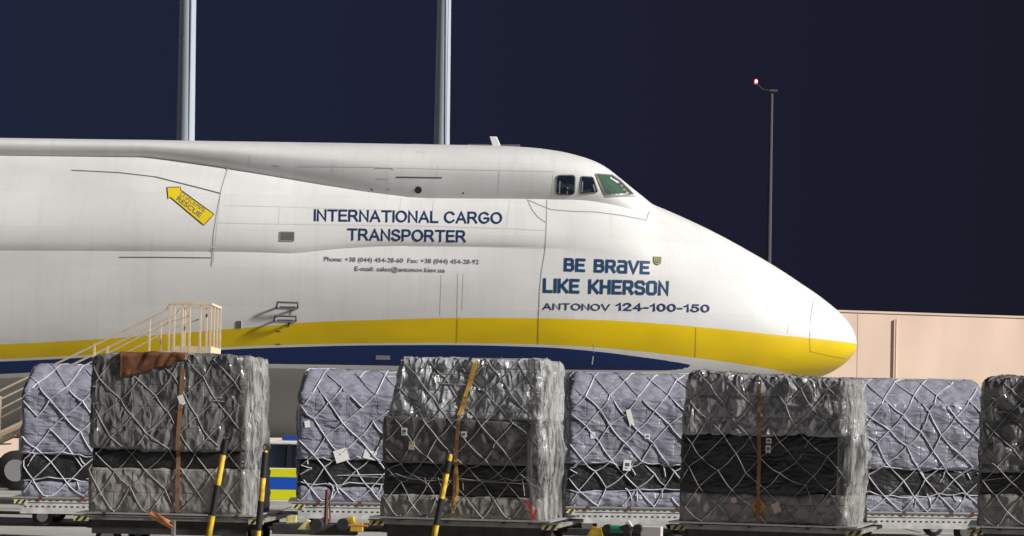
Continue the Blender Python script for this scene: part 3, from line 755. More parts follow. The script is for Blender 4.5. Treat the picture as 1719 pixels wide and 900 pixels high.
m3 = mast(1290, 430, Y3, 0.25, 0.13, zt3, M_darkmast, 'dim distant mast in the night sky beyond the aircraft nose')
b_ = MB(); b_.box((-.15, -.2, zt3 - .05), (.38, .2, zt3 + .07)); b_.build('lamp_head', mat('dull_lamp_housing', (.11, .11, .13), .8), m3, bev=.03)
pl = P(1269, 137, Y3); lx = pl.x - m3.location.x
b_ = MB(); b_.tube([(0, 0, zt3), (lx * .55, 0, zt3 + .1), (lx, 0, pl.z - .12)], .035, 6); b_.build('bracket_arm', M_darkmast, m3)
b_ = MB(); b_.tube([(lx, 0, pl.z - .16), (lx, 0, pl.z - .08), (lx, 0, pl.z + .08), (lx, 0, pl.z + .16)], [.08, .12, .11, .05], 10)
rl = b_.build('obstruction_lamp', M_redlamp, m3, True)
b_ = MB(); b_.tube([(lx, -.11, pl.z - .06), (lx, -.13, pl.z), (lx, -.11, pl.z + .06)], [.04, .075, .04], 8); b_.build('bulb', M_bulb, rl, True); rl['label'] = 'glowing red obstruction lamp'

# ================================================================ PALLET LOADS AND DOLLIES
def nrm3(p, sc, seed): return noise.noise(Vector((p.x * sc + seed, p.y * sc + seed * .7, p.z * sc - seed)))
def tier(name, parent, m, x0, x1, y0, y1, z0, z1, rad=0.07, amp=0.03, seed=1.0, taper=(0, 0, 0, 0), cell=0.075, sag=0.0, topdrop=0.0):
    """soft rounded block; taper = inset at the top of (left, right, front, back); topdrop lowers the right end"""
    bm = bmesh.new()
    nx, ny, nz_ = [max(3, int(d / cell)) for d in (x1 - x0, y1 - y0, z1 - z0)]
    ny = max(3, ny // 2); vid = {}
    def vert(i, j, k):
        key = (i, j, k)
        if key in vid: return vid[key]
        u, v, t = i / nx, j / ny, k / nz_
        lx = x0 + taper[0] * t; rx = x1 - taper[1] * t; fy = y0 + taper[2] * t; by = y1 - taper[3] * t
        zt = z1 - topdrop * u
        p = Vector((lx + (rx - lx) * u, fy + (by - fy) * v, z0 + (zt - z0) * t))
        cx = min(max(p.x, lx + rad), rx - rad); cy = min(max(p.y, fy + rad), by - rad); cz = min(max(p.z, z0 + rad * .6), zt - rad)
        q = Vector((cx, cy, cz)); d = p - q
        if d.length > 1e-6: p = q + d.normalized() * min(d.length, rad)
        n_ = d.normalized() if d.length > 1e-6 else Vector((0, 0, 1))
        a = nrm3(p, 1.6, seed) * amp * 1.3 + nrm3(p, 4.2, seed + 9) * amp * .6
        rg = 1 - abs(nrm3(p, 3.0, seed + 31)); a += (rg ** 6) * amp * .9
        p = p + n_ * a
        if sag: p.z += sag * nrm3(Vector((p.x, p.y, 0)), 1.1, seed + 50) * t
        vid[key] = bm.verts.new(p); return vid[key]
    def quad(a, b, c_, d): 
        try: bm.faces.new((a, b, c_, d))
        except ValueError: pass
    for i in range(nx):
        for k in range(nz_):
            quad(vert(i,0,k), vert(i+1,0,k), vert(i+1,0,k+1), vert(i,0,k+1)); quad(vert(i+1,ny,k), vert(i,ny,k), vert(i,ny,k+1), vert(i+1,ny,k+1))
    for j_ in range(ny):
        for k in range(nz_):
            quad(vert(0,j_+1,k), vert(0,j_,k), vert(0,j_,k+1), vert(0,j_+1,k+1)); quad(vert(nx,j_,k), vert(nx,j_+1,k), vert(nx,j_+1,k+1), vert(nx,j_,k+1))
    for i in range(nx):
        for j_ in range(ny):
            quad(vert(i,j_,nz_), vert(i+1,j_,nz_), vert(i+1,j_+1,nz_), vert(i,j_+1,nz_)); quad(vert(i,j_+1,0), vert(i+1,j_+1,0), vert(i+1,j_,0), vert(i,j_,0))
    me = bpy.data.meshes.new(name); bm.to_mesh(me); bm.free(); me.shade_smooth(); me.materials.append(m)
    return link(name, me, parent), me

PW, PD = 2.78, 2.3          # load footprint
def surf_tree(meshes):
    vs = []; fs = []
    for me in meshes:
        b0 = len(vs); vs += [v.co.copy() for v in me.vertices]; fs += [[b0 + i for i in p.vertices] for p in me.polygons]
    return BVHTree.FromPolygons(vs, fs)
import numpy as np
def quilt(parts, segs, cw, wd):
    """film pillows out between the cords pulled tight across the front"""
    sg = np.array(segs)
    a = sg[:, 0:2]; d = sg[:, 2:4] - a; dd = (d * d).sum(1) + 1e-9
    for me, amp in parts:
        co = np.empty(len(me.vertices) * 3); me.vertices.foreach_get('co', co); co = co.reshape(-1, 3)
        no = np.array([v.normal[:] for v in me.vertices])
        fr = np.where(no[:, 1] < -0.35)[0]
        for i in fr:
            q = np.array((co[i, 0] + wd / 2, co[i, 2]))
            t = np.clip(((q - a) * d).sum(1) / dd, 0, 1); r = np.sqrt((((a + d * t[:, None]) - q) ** 2).sum(1)).min()
            k = min(1.0, r / (cw * .34)); k = math.sqrt(k) * (1 + .5 * noise.noise(Vector((q[0] * 5, q[1] * 5, 3))))
            co[i] += no[i] * amp * (k - .25)
        me.vertices.foreach_set('co', co.ravel()); me.update()
def make_net(parent, bv, wd, dp, z0, z1, m, r, cw, chh, seed, jit=0.05, gathers=(), ties=(), strip=False, pillow=()):
    rnd = random.Random(seed); b_ = MB(); segs = []
    def onto(s_, t):
        t = min(max(t, z0 + .02), z1 + .3)
        if s_ < 0: o, d = Vector((-wd/2 - 2, -s_ , t)), Vector((1, 0, 0))
        elif s_ > wd: o, d = Vector((wd/2 + 2, s_ - wd, t)), Vector((-1, 0, 0))
        else: o, d = Vector((s_ - wd/2, -2.5, t)), Vector((0, 1, 0))
        p, n, i, di = bv.ray_cast(o, d)
        if p is None:
            k = 0
            while p is None and k < 4:
                o.z -= 0.04; p, n, i, di = bv.ray_cast(o, d); k += 1
        if p is None: return None
        return p - d * (r + .006)
    def node(i, j_):
        s_ = i * cw / 2 - 1.2; t = z0 + j_ * chh / 2
        v = Vector((s_ * 1.1, t * 1.1, seed))
        s_ += (noise.noise(v) * 2.2 + rnd.uniform(-.5, .5)) * jit; t += (noise.noise(v + Vector((5, 9, 2))) * 2.2 + rnd.uniform(-.4, .4)) * jit
        for gs, gt, gr, gk in gathers:
            d = math.hypot(s_ - gs, t - gt)
            if d < gr:
                k = gk * (1 - d / gr); s_ += (gs - s_) * k; t += (gt - t) * k
        return s_, t
    ni = int((wd + 2.4) / (cw / 2)) + 1; nj = int((z1 - z0) / (chh / 2)) + 1
    nodes = {}
    for i in range(ni):
        for j_ in range(nj + 1):
            if (i + j_) % 2 == 0: nodes[(i, j_)] = node(i, j_)
    def cord(a, b, n=4, sg=0.0, rr=r):
        pts = []
        for k in range(n + 1):
            t = k / n; p = onto(a[0] + (b[0] - a[0]) * t, a[1] + (b[1] - a[1]) * t - sg * math.sin(math.pi * t))
            if p is not None: pts.append(p)
        if len(pts) > 1: b_.tube(pts, rr, 4, False)
    for (i, j_), a in nodes.items():
        for di in (-1, 1):
            q = nodes.get((i + di, j_ + 1))
            if q and not (strip and rnd.random() < .06): cord(a, q, 4, rnd.uniform(-.015, .045)); segs.append((a[0], a[1], q[0], q[1]))
        if rnd.random() < .85:
            p = onto(*a)
            if p is not None: b_.tube([p + Vector((0, 0, -.02)), p + Vector((0, -.004, .0)), p + Vector((0, 0, .02))], [r * .8, r * 1.7, r * .8], 5, False)
    for t0, amp, n_ in ties:
        prev = (-.9, t0)
        for k in range(1, n_ + 1):
            s_ = -.9 + (wd + 1.8) * k / n_; q = (s_, t0 + amp * noise.noise(Vector((s_ * 2.1, t0, seed))))
            cord(prev, q, 3, rnd.uniform(0, .07)); prev = q
        for k in range(4):
            s_ = rnd.uniform(.1, wd - .1); a = (s_, t0); cord(a, (s_ + rnd.uniform(-.2, .2), t0 - rnd.uniform(.1, .3)), 4, rnd.uniform(-.08, .08))
    if pillow: quilt(pillow, segs, cw, wd)
    return b_.build('cargo_net', m, parent, True)
def drape(parent, wd, dp, z0, z1, seed, wrap=0.25, amp=0.09, xr=None):
    """loose bunched film down the right side and round the front corner"""
    nu, nv = 44, 56; vs = []; fs = []
    L_ = wrap + 1.5
    for a in range(nu + 1):
        for b in range(nv + 1):
            u = a / nu * L_; z = z0 + (z1 - z0) * b / nv
            xe = xr(z) if xr else wd / 2
            if u < wrap: p = Vector((xe - (wrap - u), 0, z)); n_ = Vector((0, -1, 0))
            else: p = Vector((xe, u - wrap, z)); n_ = Vector((1, 0, 0))
            k = min(1, abs(u - wrap) / .12); n_ = (n_ * (.5 + .5 * k) + Vector((.7, -.7, 0)) * (1 - k) * .5).normalized()
            st = noise.noise(Vector((u * 5.5 + seed, z * .9, seed))) + .6 * noise.noise(Vector((u * 11, z * 2.2 + seed, seed + 4)))
            cr_ = (1 - abs(noise.noise(Vector((u * 4 + seed, z * 2.4, 7 + seed))))) ** 5
            bulge = .10 * max(0, math.sin(math.pi * (z - z0) / (z1 - z0))) * max(0, noise.noise(Vector((seed, z * 1.3, 2)))+.3)
            edge = min(1, u / .1)
            vs.append(p + n_ * (.035 * edge + amp * (.45 * st + .55 * cr_) * edge * .8 + bulge * edge) + Vector((0, 0, .05 * noise.noise(Vector((u * 6, seed, 3))))))
    for a in range(nu):
        for b in range(nv):
            i = a * (nv + 1) + b; fs.append((i, i + nv + 1, i + nv + 2, i + 1))
    me = bpy.data.meshes.new('bunched_film'); me.from_pydata([tuple(v) for v in vs], [], fs); me.shade_smooth(); me.materials.append(M_drape)
    return link('bunched_film', me, parent)
def sticker(parent, bv, x, z, w_, h, m, rot=0.0, printed=True, name='paper_label', rnd_=False):
    n = 14 if rnd_ else 4
    if rnd_: pts = [(w_/2 * math.cos(2*math.pi*k/n), h/2 * math.sin(2*math.pi*k/n)) for k in range(n)]
    else: pts = [(-w_/2, -h/2), (w_/2, -h/2), (w_/2, h/2), (-w_/2, h/2)]
    ca, sa = math.cos(R(rot)), math.sin(R(rot))
    ys = []
    for a, b in pts + [(0, 0)]:
        p, nn, i, d = bv.ray_cast(Vector((x + a, -3, z + b)), Vector((0, 1, 0))); ys.append(p.y if p else 0)
    y = min(ys) - .012
    b_ = MB(); b_.prism([(a * ca - b * sa, a * sa + b * ca) for a, b in pts], 1, -.004, .003); o = b_.build(name, m, parent); o.location = (x, y, z)
    if printed:
        b_ = MB(); b_.box((-w_*.28, -.0065, -h*.1), (w_*.3, -.0045, h*.22)); b_.box((-w_*.3, -.0065, -h*.32), (w_*.1, -.0045, -h*.22)); q = b_.build('print', M_print, o); q.rotation_euler = (0, -R(rot), 0)
    return o
def strap(parent, bv, pts, w_, m, name='strap'):
    vs = []; fs = []; d = []
    for (x0, z0), (x1, z1) in zip(pts[:-1], pts[1:]):
        for k in range(14): d.append((x0 + (x1 - x0) * k / 14, z0 + (z1 - z0) * k / 14))
    d.append(pts[-1])
    for x, z in d:
        y = []
        for sg in (-.5, .5):
            p, nn, i, di = bv.ray_cast(Vector((x + sg * w_, -3, z)), Vector((0, 1, 0))); y.append(p.y if p else (y[-1] if y else 0))
        yy = min(y) - .03
        vs += [(x - w_/2, yy, z), (x + w_/2, yy, z), (x + w_/2, yy + .006, z), (x - w_/2, yy + .006, z)]
    for i in range(len(d) - 1):
        for k in range(4): fs.append((4*i + k, 4*i + (k+1) % 4, 4*i + 4 + (k+1) % 4, 4*i + 4 + k))
    me = bpy.data.meshes.new(name); me.from_pydata(vs, [], fs); me.materials.append(m)
    return link(name, me, parent)
def base_sheet(parent, wd, dp):
    b_ = MB(); b_.box((-wd/2 - .18, -.08, .0), (wd/2 + .18, dp + .08, .03)); return b_.build('pallet_sheet', M_alu, parent, bev=.006)

DECK = 0.60
def place(px, py, Y):                       # centre of a front edge
    p = P(px, py, Y); return p.x, Y
def hazard_plate(parent, x, z, w_, h, y):
    b_ = MB(); b_.box((x, y - .012, z), (x + w_, y, z + h)); o = b_.build('hazard_plate', M_paleyellow, parent)
    for k in range(2):
        a = x + w_ * (.12 + .45 * k); b2 = MB(); b2.prism([(a, z + .005), (a + w_*.2, z + .005), (a + w_*.42, z + h - .005), (a + w_*.22, z + h - .005)], 1, y - .016, y - .0125); b2.build('black_stripe', M_black, o)
def make_dolly(x, Y, rz, label, group, pale=False, wd=3.3, dp=2.5):
    t = empty('pallet_dolly', (x, Y, 0), rz, label, 'dolly', group)
    ms = M_palesteel if pale else M_steel
    b_ = MB(); h = wd/2
    b_.box((-h, -.05, .50), (h, .03, DECK - .035)); b_.box((-h, dp - .03, .50), (h, dp + .05, DECK - .035)); b_.box((-h, .03, .50), (-h + .1, dp - .03, DECK - .037)); b_.box((h - .1, .03, .50), (h, dp - .03, DECK - .037))
    b_.build('deck_frame', ms, t, bev=.008)
    b_ = MB(); b_.box((-h - .02, -.07, DECK - .034), (h + .02, .06, DECK - .018)); b_.build('edge_rail', M_steel, t)
    b_ = MB(); b_.box((-h + .15, .25, .34), (h - .15, .37, .498)); b_.box((-h + .15, dp - .37, .34), (h - .15, dp - .25, .498)); b_.box((-.1, .37, .36), (.1, dp - .37, .48)); b_.build('chassis', M_darksteel, t)
    if not pale:
        q = MB(); q.box((-h + .3, .02, .26), (h - .3, .09, .495)); q.build('side_skirt', M_darksteel, t)
    rm = None
    for k in range(11):
        if rm is None:
            q = MB(); q.cyl((0, .08, 0), (0, dp - .05, 0), .03, 8); ro = q.build('roller', M_alu, t, True); rm = ro.data
        else: ro = link('roller', rm, t)
        ro.location = (-h + .25 + k * (wd - .5) / 10, 0, DECK - .034)
    for xx in (-h + .55, h - .55):
        for yy in (.2, dp - .2): wheel(t, xx, yy, .21, .16)
    for xx in (-h, h - .26): hazard_plate(t, xx + .0, .475, .26, .085, -.053)
    for xx in (-h + .5, -.3, .7, h - .5):
        q = MB(); q.box((xx, -.085, DECK - .045), (xx + .07, -.071, DECK + .03)); q.build('pallet_stop', M_darkred if pale else M_darksteel, t)
    if pale:
        q = MB()
        for k in range(22): q.box((-h + .15 + k * .14, -.056, .53), (-h + .2 + k * .14, -.0505, .545))
        q.build('drain_slots', M_darksteel, t)
        q = MB(); q.box((-h + .12, -.03, .27), (h - .12, .02, .499)); q.build('side_skirt', M_palesteel, t)
        q = MB()
        for k in range(26): q.box((-h + .2 + k * .118, -.034, .40), (-h + .25 + k * .118, -.0305, .43))
        q.build('skirt_holes', M_darksteel, t)
        # hitch gear under the front edge
        q = MB(); q.box((h + .03, .1, .12), (h + .3, .4, .52)); q.build('brake_box', M_darksteel, t, bev=.02)
    return t
def drawbar(dolly, base, tip, bands, r=.055, m=M_yellow):
    a = Vector(base); b = Vector(tip); q = MB(); q.tube([a, a.lerp(b, .97), b], [r, r * .92, r * .55], 10)
    o = q.build('drawbar', m, dolly, True)
    for t0, t1 in bands:
        q = MB(); q.tube([a.lerp(b, t0), a.lerp(b, t1)], r + .004, 10); q.build('black_band', M_black, o, True)
    q = MB(); d = (b - a).normalized(); e = b + d * .05
    ring = [e + Vector((math.cos(2*math.pi*k/10) * .05, 0, math.sin(2*math.pi*k/10) * .05)) for k in range(11)]
    q.tube(ring, .014, 5, False); q.build('tow_eye', M_darksteel, o, True)
    q = MB(); q.box((a.x - .09, a.y - .06, a.z - .08), (a.x + .09, a.y + .09, a.z + .06)); q.build('hinge_block', M_darksteel, o, bev=.015)
    return o
def local(dolly, p):
    mw = Matrix.Translation(dolly.location) @ Matrix.Rotation(dolly.rotation_euler.z, 4, 'Z')
    return mw.inverted() @ p
def setup(px0, px1, Y, yaw):
    """px0, px1 = left and right ends of the front face"""
    xm = P((px0 + px1) / 2, 860, Y).x
    return xm, Y, -R(yaw), (px1 - px0) / F * Y / math.cos(R(yaw))

LG = 'netted air cargo pallets'; DG = 'pallet dollies under the cargo'
# --- front row, left
x, Y, rz, wd = setup(146, 412, 35.0, 4)
dA = make_dolly(x + .05, Y, rz, 'dark dolly under the dull grey pallet at the left with two striped tow bars', DG)
A_ = empty('cargo_pallet', (x, Y, DECK), rz, 'dull grey netted cargo pallet in front at left with brown tarpaulin on top', 'cargo pallet', LG)
base_sheet(A_, wd, PD)
h = wd / 2
_, a = tier('carton_tier', A_, M_low, -h, h, 0, PD, .03, .80, seed=3.1)
_, b = tier('carton_tier', A_, M_blk, -h + .03, h - .03, .03, PD - .03, .78, 1.15, seed=4.4, amp=.02)
_, d = tier('carton_tier', A_, M_filmA, -h, h, -.02, PD, 1.12, 2.74, seed=5.2, amp=.035, cell=.05, taper=(.0, .06, .08, .06), sag=.03)
bv = surf_tree((a, b, d)); make_net(A_, bv, wd, PD, .03, 2.78, M_ropeg, .0075, .56, .68, 7, .075, gathers=((.8, .6, .5, .4),), pillow=((a, .02), (d, .035)))
drape(A_, wd, PD, .04, 2.74, 2.0, .10, .12, lambda z: h - .0)
strap(A_, bv, [(P(306, 640, 35).x - x, 2.5), (P(300, 760, 35).x - x, 1.2), (P(298, 868, 35).x - x, .05)], .07, M_strapb)
sticker(A_, bv, P(306, 680, 35).x - x, 1.95, .10, .22, M_paper, 20, False)
# brown tarpaulin thrown over the top left corner
nu, nv = 40, 22; vs = []; fs = []
for i in range(nu + 1):
    for k in range(nv + 1):
        u = i / nu; v = k / nv; xx = -h + .50 + u * 1.16
        t = v * 1.35; fold = .05 * abs(noise.noise(Vector((u * 4.5 + v * 2.2, v * 2.4, 3)))) + .03 * noise.noise(Vector((u * 9 + v * 5, v * 6, 8)))
        lim = .42 * (1 - .85 * u) + .04 + .05 * noise.noise(Vector((u * 5, 1, 1)))
        if t < .9: p = Vector((xx, .95 - t, 2.76 + fold + .01))
        else: p = Vector((xx, .02 - fold * 1.3 - .02, 2.77 - (t - .9) / .45 * lim))
        vs.append(tuple(p))
for i in range(nu):
    for k in range(nv): q = i * (nv + 1) + k; fs.append((q, q + nv + 1, q + nv + 2, q + 1))
me = bpy.data.meshes.new('tarpaulin'); me.from_pydata(vs, [], fs); me.shade_smooth(); me.materials.append(M_brown)
tp = link('tarpaulin', me); tp.matrix_world = Matrix.Translation((x, Y, DECK)) @ Matrix.Rotation(rz, 4, 'Z')
md = tp.modifiers.new('thickness', 'SOLIDIFY'); md.thickness = .01
tag(tp, 'crumpled brown tarpaulin draped over the top of the left front pallet', 'tarpaulin')
for px0, py0, px1, py1, Yd, bands in ((350, 905, 379, 738, 34.2, ((-.03, .02), (.30, .58), (.86, 1.0))), (434, 905, 446, 756, 34.6, ((.18, .48), (.72, .98)))):
    a_ = P(px0 - 3, 920, Yd); b_ = P(px1, py1, Yd)
    drawbar(dA, local(dA, a_), local(dA, b_), bands, .052)
q0 = local(dA, P(252, 862, 34.6)); q1 = local(dA, P(291, 884, 34.6)); bb = MB(); bb.tube([q0, q1], .06, 4); bb.build('orange_arm', M_orange, dA)
bb = MB(); bb.box((q1.x - .02, q1.y - .05, q1.z - .25), (q1.x + .03, q1.y + .05, q1.z + .1)); bb.build('arm_bracket', M_steel, dA)

# --- front row, middle
x, Y, rz, wd = setup(637, 908, 35.0, 12)
dB = make_dolly(x + .05, Y, rz, 'dark dolly under the middle front pallet with one yellow and black tow bar', DG)
B_ = empty('cargo_pallet', (x, Y, DECK), rz, 'middle front cargo pallet with shiny grey top and yellow strap down its front', 'cargo pallet', LG)
base_sheet(B_, wd, PD); h = wd / 2
_, a = tier('carton_tier', B_, M_low, -h, h, 0, PD, .03, .42, seed=13.1)
_, b = tier('carton_tier', B_, M_blk, -h + .02, h - .02, .03, PD - .03, .40, .99, seed=14.4, amp=.025)
_, d = tier('carton_tier', B_, M_kraft, -h + .02, h - .06, -.03, PD, .96, 1.78, seed=15.2, amp=.02, cell=.05, topdrop=.10)
_, e = tier('carton_tier', B_, M_filmB, -h + .04, h - .04, .03, PD, 1.72, 2.78, seed=16.2, amp=.03, cell=.05, taper=(.24, .02, .16, .1), rad=.09)
bv = surf_tree((a, b, d, e)); make_net(B_, bv, wd, PD, .03, 2.76, M_ropeg, .008, .50, .54, 17, .065, pillow=((a, .015), (d, .015), (e, .04)), gathers=((.35, .8, .5, .5), (2.2, .75, .6, .5)), ties=((.72, .1, 12),))
drape(B_, wd, PD, .04, 2.76, 12.0, .26, .12, lambda z: h - .02 - .0 * z)
def fx(px, py): return local(B_, P(px, py, 35)).x
strap(B_, bv, [(fx(797, 607), 2.74), (fx(783, 660), 2.2), (fx(771, 700), 1.8)], .085, M_strapy)
strap(B_, bv, [(fx(771, 700), 1.75), (fx(765, 780), 1.0), (fx(761, 870), .06)], .06, M_strapb)
strap(B_, bv, [(fx(765, 760), 1.2), (fx(768, 830), .5), (fx(761, 862), .12)], .05, M_strapy)
sticker(B_, bv, fx(675, 730), 1.50, .10, .13, M_paper); sticker(B_, bv, fx(688, 753), 1.26, .10, .14, M_kraftpaper, -6, False); sticker(B_, bv, fx(780, 733), 1.47, .09, .10, M_paper)
for k in range(3):
    sticker(B_, bv, h - .09 - k * .05, .12 + .09 * k, .035, .20, M_redtape, -25 + k * 30, False, 'red_tape').location.y -= .14
a_ = P(724, 925, 34.2); b_ = P(756, 762, 34.2); drawbar(dB, local(dB, a_), local(dB, b_), ((.27, .54), (.80, .93)), .052)

def gear(dolly, name, px0, py0, px1, py1, Yg, dep, m, cyl=False, poly=None):
    a_ = local(dolly, P(px0, py1, Yg)); b_ = local(dolly, P(px1, py0, Yg)); yy = (a_.y + b_.y) / 2
    q = MB()
    if cyl == 'x': q.cyl((a_.x, yy, (a_.z + b_.z) / 2), (b_.x, yy, (a_.z + b_.z) / 2), (b_.z - a_.z) / 2, 12)
    elif cyl: q.cyl(((a_.x + b_.x) / 2, yy - dep / 2, (a_.z + b_.z) / 2), ((a_.x + b_.x) / 2, yy + dep / 2, (a_.z + b_.z) / 2), (b_.z - a_.z) / 2, 12)
    elif poly: q.prism([(a_.x + (b_.x - a_.x) * u, a_.z + (b_.z - a_.z) * v) for u, v in poly], 1, yy - dep / 2, yy + dep / 2)
    else: q.box((a_.x, yy - dep / 2, a_.z), (b_.x, yy + dep / 2, b_.z))
    return q.build(name, m, dolly, bool(cyl), bev=0 if cyl else .012)
TRI = [(0, 0), (1, 0), (1, .9), (.75, 1)]
gear(dA, 'hitch_beam', 458, 881, 600, 896, 35.6, .3, M_darksteel)
gear(dA, 'hitch_plate', 480, 865, 498, 879, 35.2, .05, M_paleyellow, poly=[(0, 0), (1, .1), (1, 1), (.1, .9)])
gear(dA, 'hitch_wedge', 499, 872, 521, 889, 35.2, .12, M_paleyellow, poly=TRI)
gear(dA, 'rubber_bumper', 524, 871, 541, 890, 35.2, .2, M_rubber, True)
gear(dA, 'rubber_bumper', 568, 870, 585, 890, 35.2, .2, M_rubber, True)
gear(dA, 'hitch_jaw', 579, 867, 596, 879, 35.3, .15, M_yellow, poly=[(0, .2), (.5, 0), (1, .2), (.9, 1), (.2, .9)])
gear(dA, 'hitch_jaw', 588, 878, 610, 892, 35.3, .15, M_yellow)
gear(dA, 'hitch_pin', 585, 881, 618, 884, 35.0, .04, M_orange, 'x')
gear(dB, 'hitch_beam', 952, 889, 1060, 899, 35.2, .3, M_darksteel)
gear(dB, 'hitch_wedge', 985, 884, 1014, 900, 34.8, .12, M_yellow, poly=[(0, 0), (1, 0), (.9, .9), (.3, 1)])
gear(dB, 'rubber_bumper', 1013, 880, 1027, 895, 34.8, .2, M_rubber, True)
gear(dB, 'brake_cylinder', 1024, 882, 1048, 894, 34.8, .2, M_green, 'x')
gear(dB, 'rubber_bumper', 1045, 880, 1059, 895, 34.8, .2, M_rubber, True)
gear(dB, 'hitch_bracket', 1049, 874, 1066, 893, 34.9, .06, M_white, poly=[(.4, 0), (1, .3), (.4, 1), (0, .9)])
gear(dB, 'rubber_bumper', 1064, 880, 1078, 895, 34.8, .2, M_rubber, True)
gear(dB, 'coupler_box', 1076, 884, 1112, 905, 34.9, .25, mat('grubby_white', (.5, .47, .45), .7))

# --- front row, right
x, Y, rz, wd = setup(1144, 1416, 35.0, 18)
dC = make_dolly(x + .05, Y, rz, 'dark dolly under the front pallet below the aircraft nose', DG)
C_ = empty('cargo_pallet', (x, Y, DECK), rz, 'front cargo pallet with wide black middle and amber diamond label, below the aircraft nose', 'cargo pallet', LG)
base_sheet(C_, wd, PD); h = wd / 2
_, a = tier('carton_tier', C_, M_low, -h, h, 0, PD, .03, .56, seed=23.1)
_, b = tier('carton_tier', C_, M_blk, -h - .01, h - .02, .02, PD - .03, .54, 1.58, seed=24.4, amp=.03)
_, d = tier('carton_tier', C_, M_filmC, -h + .02, h - .05, .0, PD, 1.54, 2.64, seed=25.2, amp=.035, cell=.05, taper=(.04, .04, .10, .1), rad=.10, topdrop=.12)
bv = surf_tree((a, b, d)); make_net(C_, bv, wd, PD, .03, 2.60, M_ropeg, .0075, .54, .58, 27, .07, pillow=((a, .015), (b, .012), (d, .04)), gathers=((.18, 1.02, .6, .75), (2.25, .8, .5, .6)))
drape(C_, wd, PD, .04, 2.52, 22.0, .22, .13, lambda z: h - .02 + .05 * math.sin(z * 1.3))
def fx(px, py): return local(C_, P(px, py, 35)).x
strap(C_, bv, [(fx(1273, 632), 2.5), (fx(1274, 760), 1.2), (fx(1272, 886), .05)], .06, M_strapb)
sticker(C_, bv, fx(1291, 733), 1.45, .09, .09, M_paper); sticker(C_, bv, fx(1290, 748), 1.31, .09, .13, M_paper)
sticker(C_, bv, fx(1273, 847), .33, .20, .20, M_hazard, 42, True, 'hazard_label'); sticker(C_, bv, fx(1229, 838), .42, .11, .11, M_pink, 0, False, 'round_label', True); sticker(C_, bv, fx(1305, 850), .31, .13, .17, M_pink, 22, False)

# --- front row, partly outside the frame on the right
x, Y, rz, wd = setup(1650, 1920, 35.3, 14)
dD = make_dolly(x + .05, Y, rz, 'dark dolly cut off by the right edge of the picture', DG)
D_ = empty('cargo_pallet', (x, Y, DECK), rz, 'front cargo pallet cut off by the right edge of the picture', 'cargo pallet', LG)
base_sheet(D_, wd, PD); h = wd / 2
_, a = tier('carton_tier', D_, M_low, -h, h, 0, PD, .03, .60, seed=33.1)
_, b = tier('carton_tier', D_, M_blk, -h, h - .02, .02, PD - .03, .58, 1.0, seed=34.4, amp=.03)
_, d = tier('carton_tier', D_, M_filmA, -h + .02, h - .05, .0, PD, .97, 2.62, seed=35.2, amp=.05, cell=.05, taper=(.05, .04, .10, .1), rad=.10)
bv = surf_tree((a, b, d)); make_net(D_, bv, wd, PD, .03, 2.58, M_ropeg, .008, .50, .54, 37, .07, pillow=((a, .015), (d, .03)))

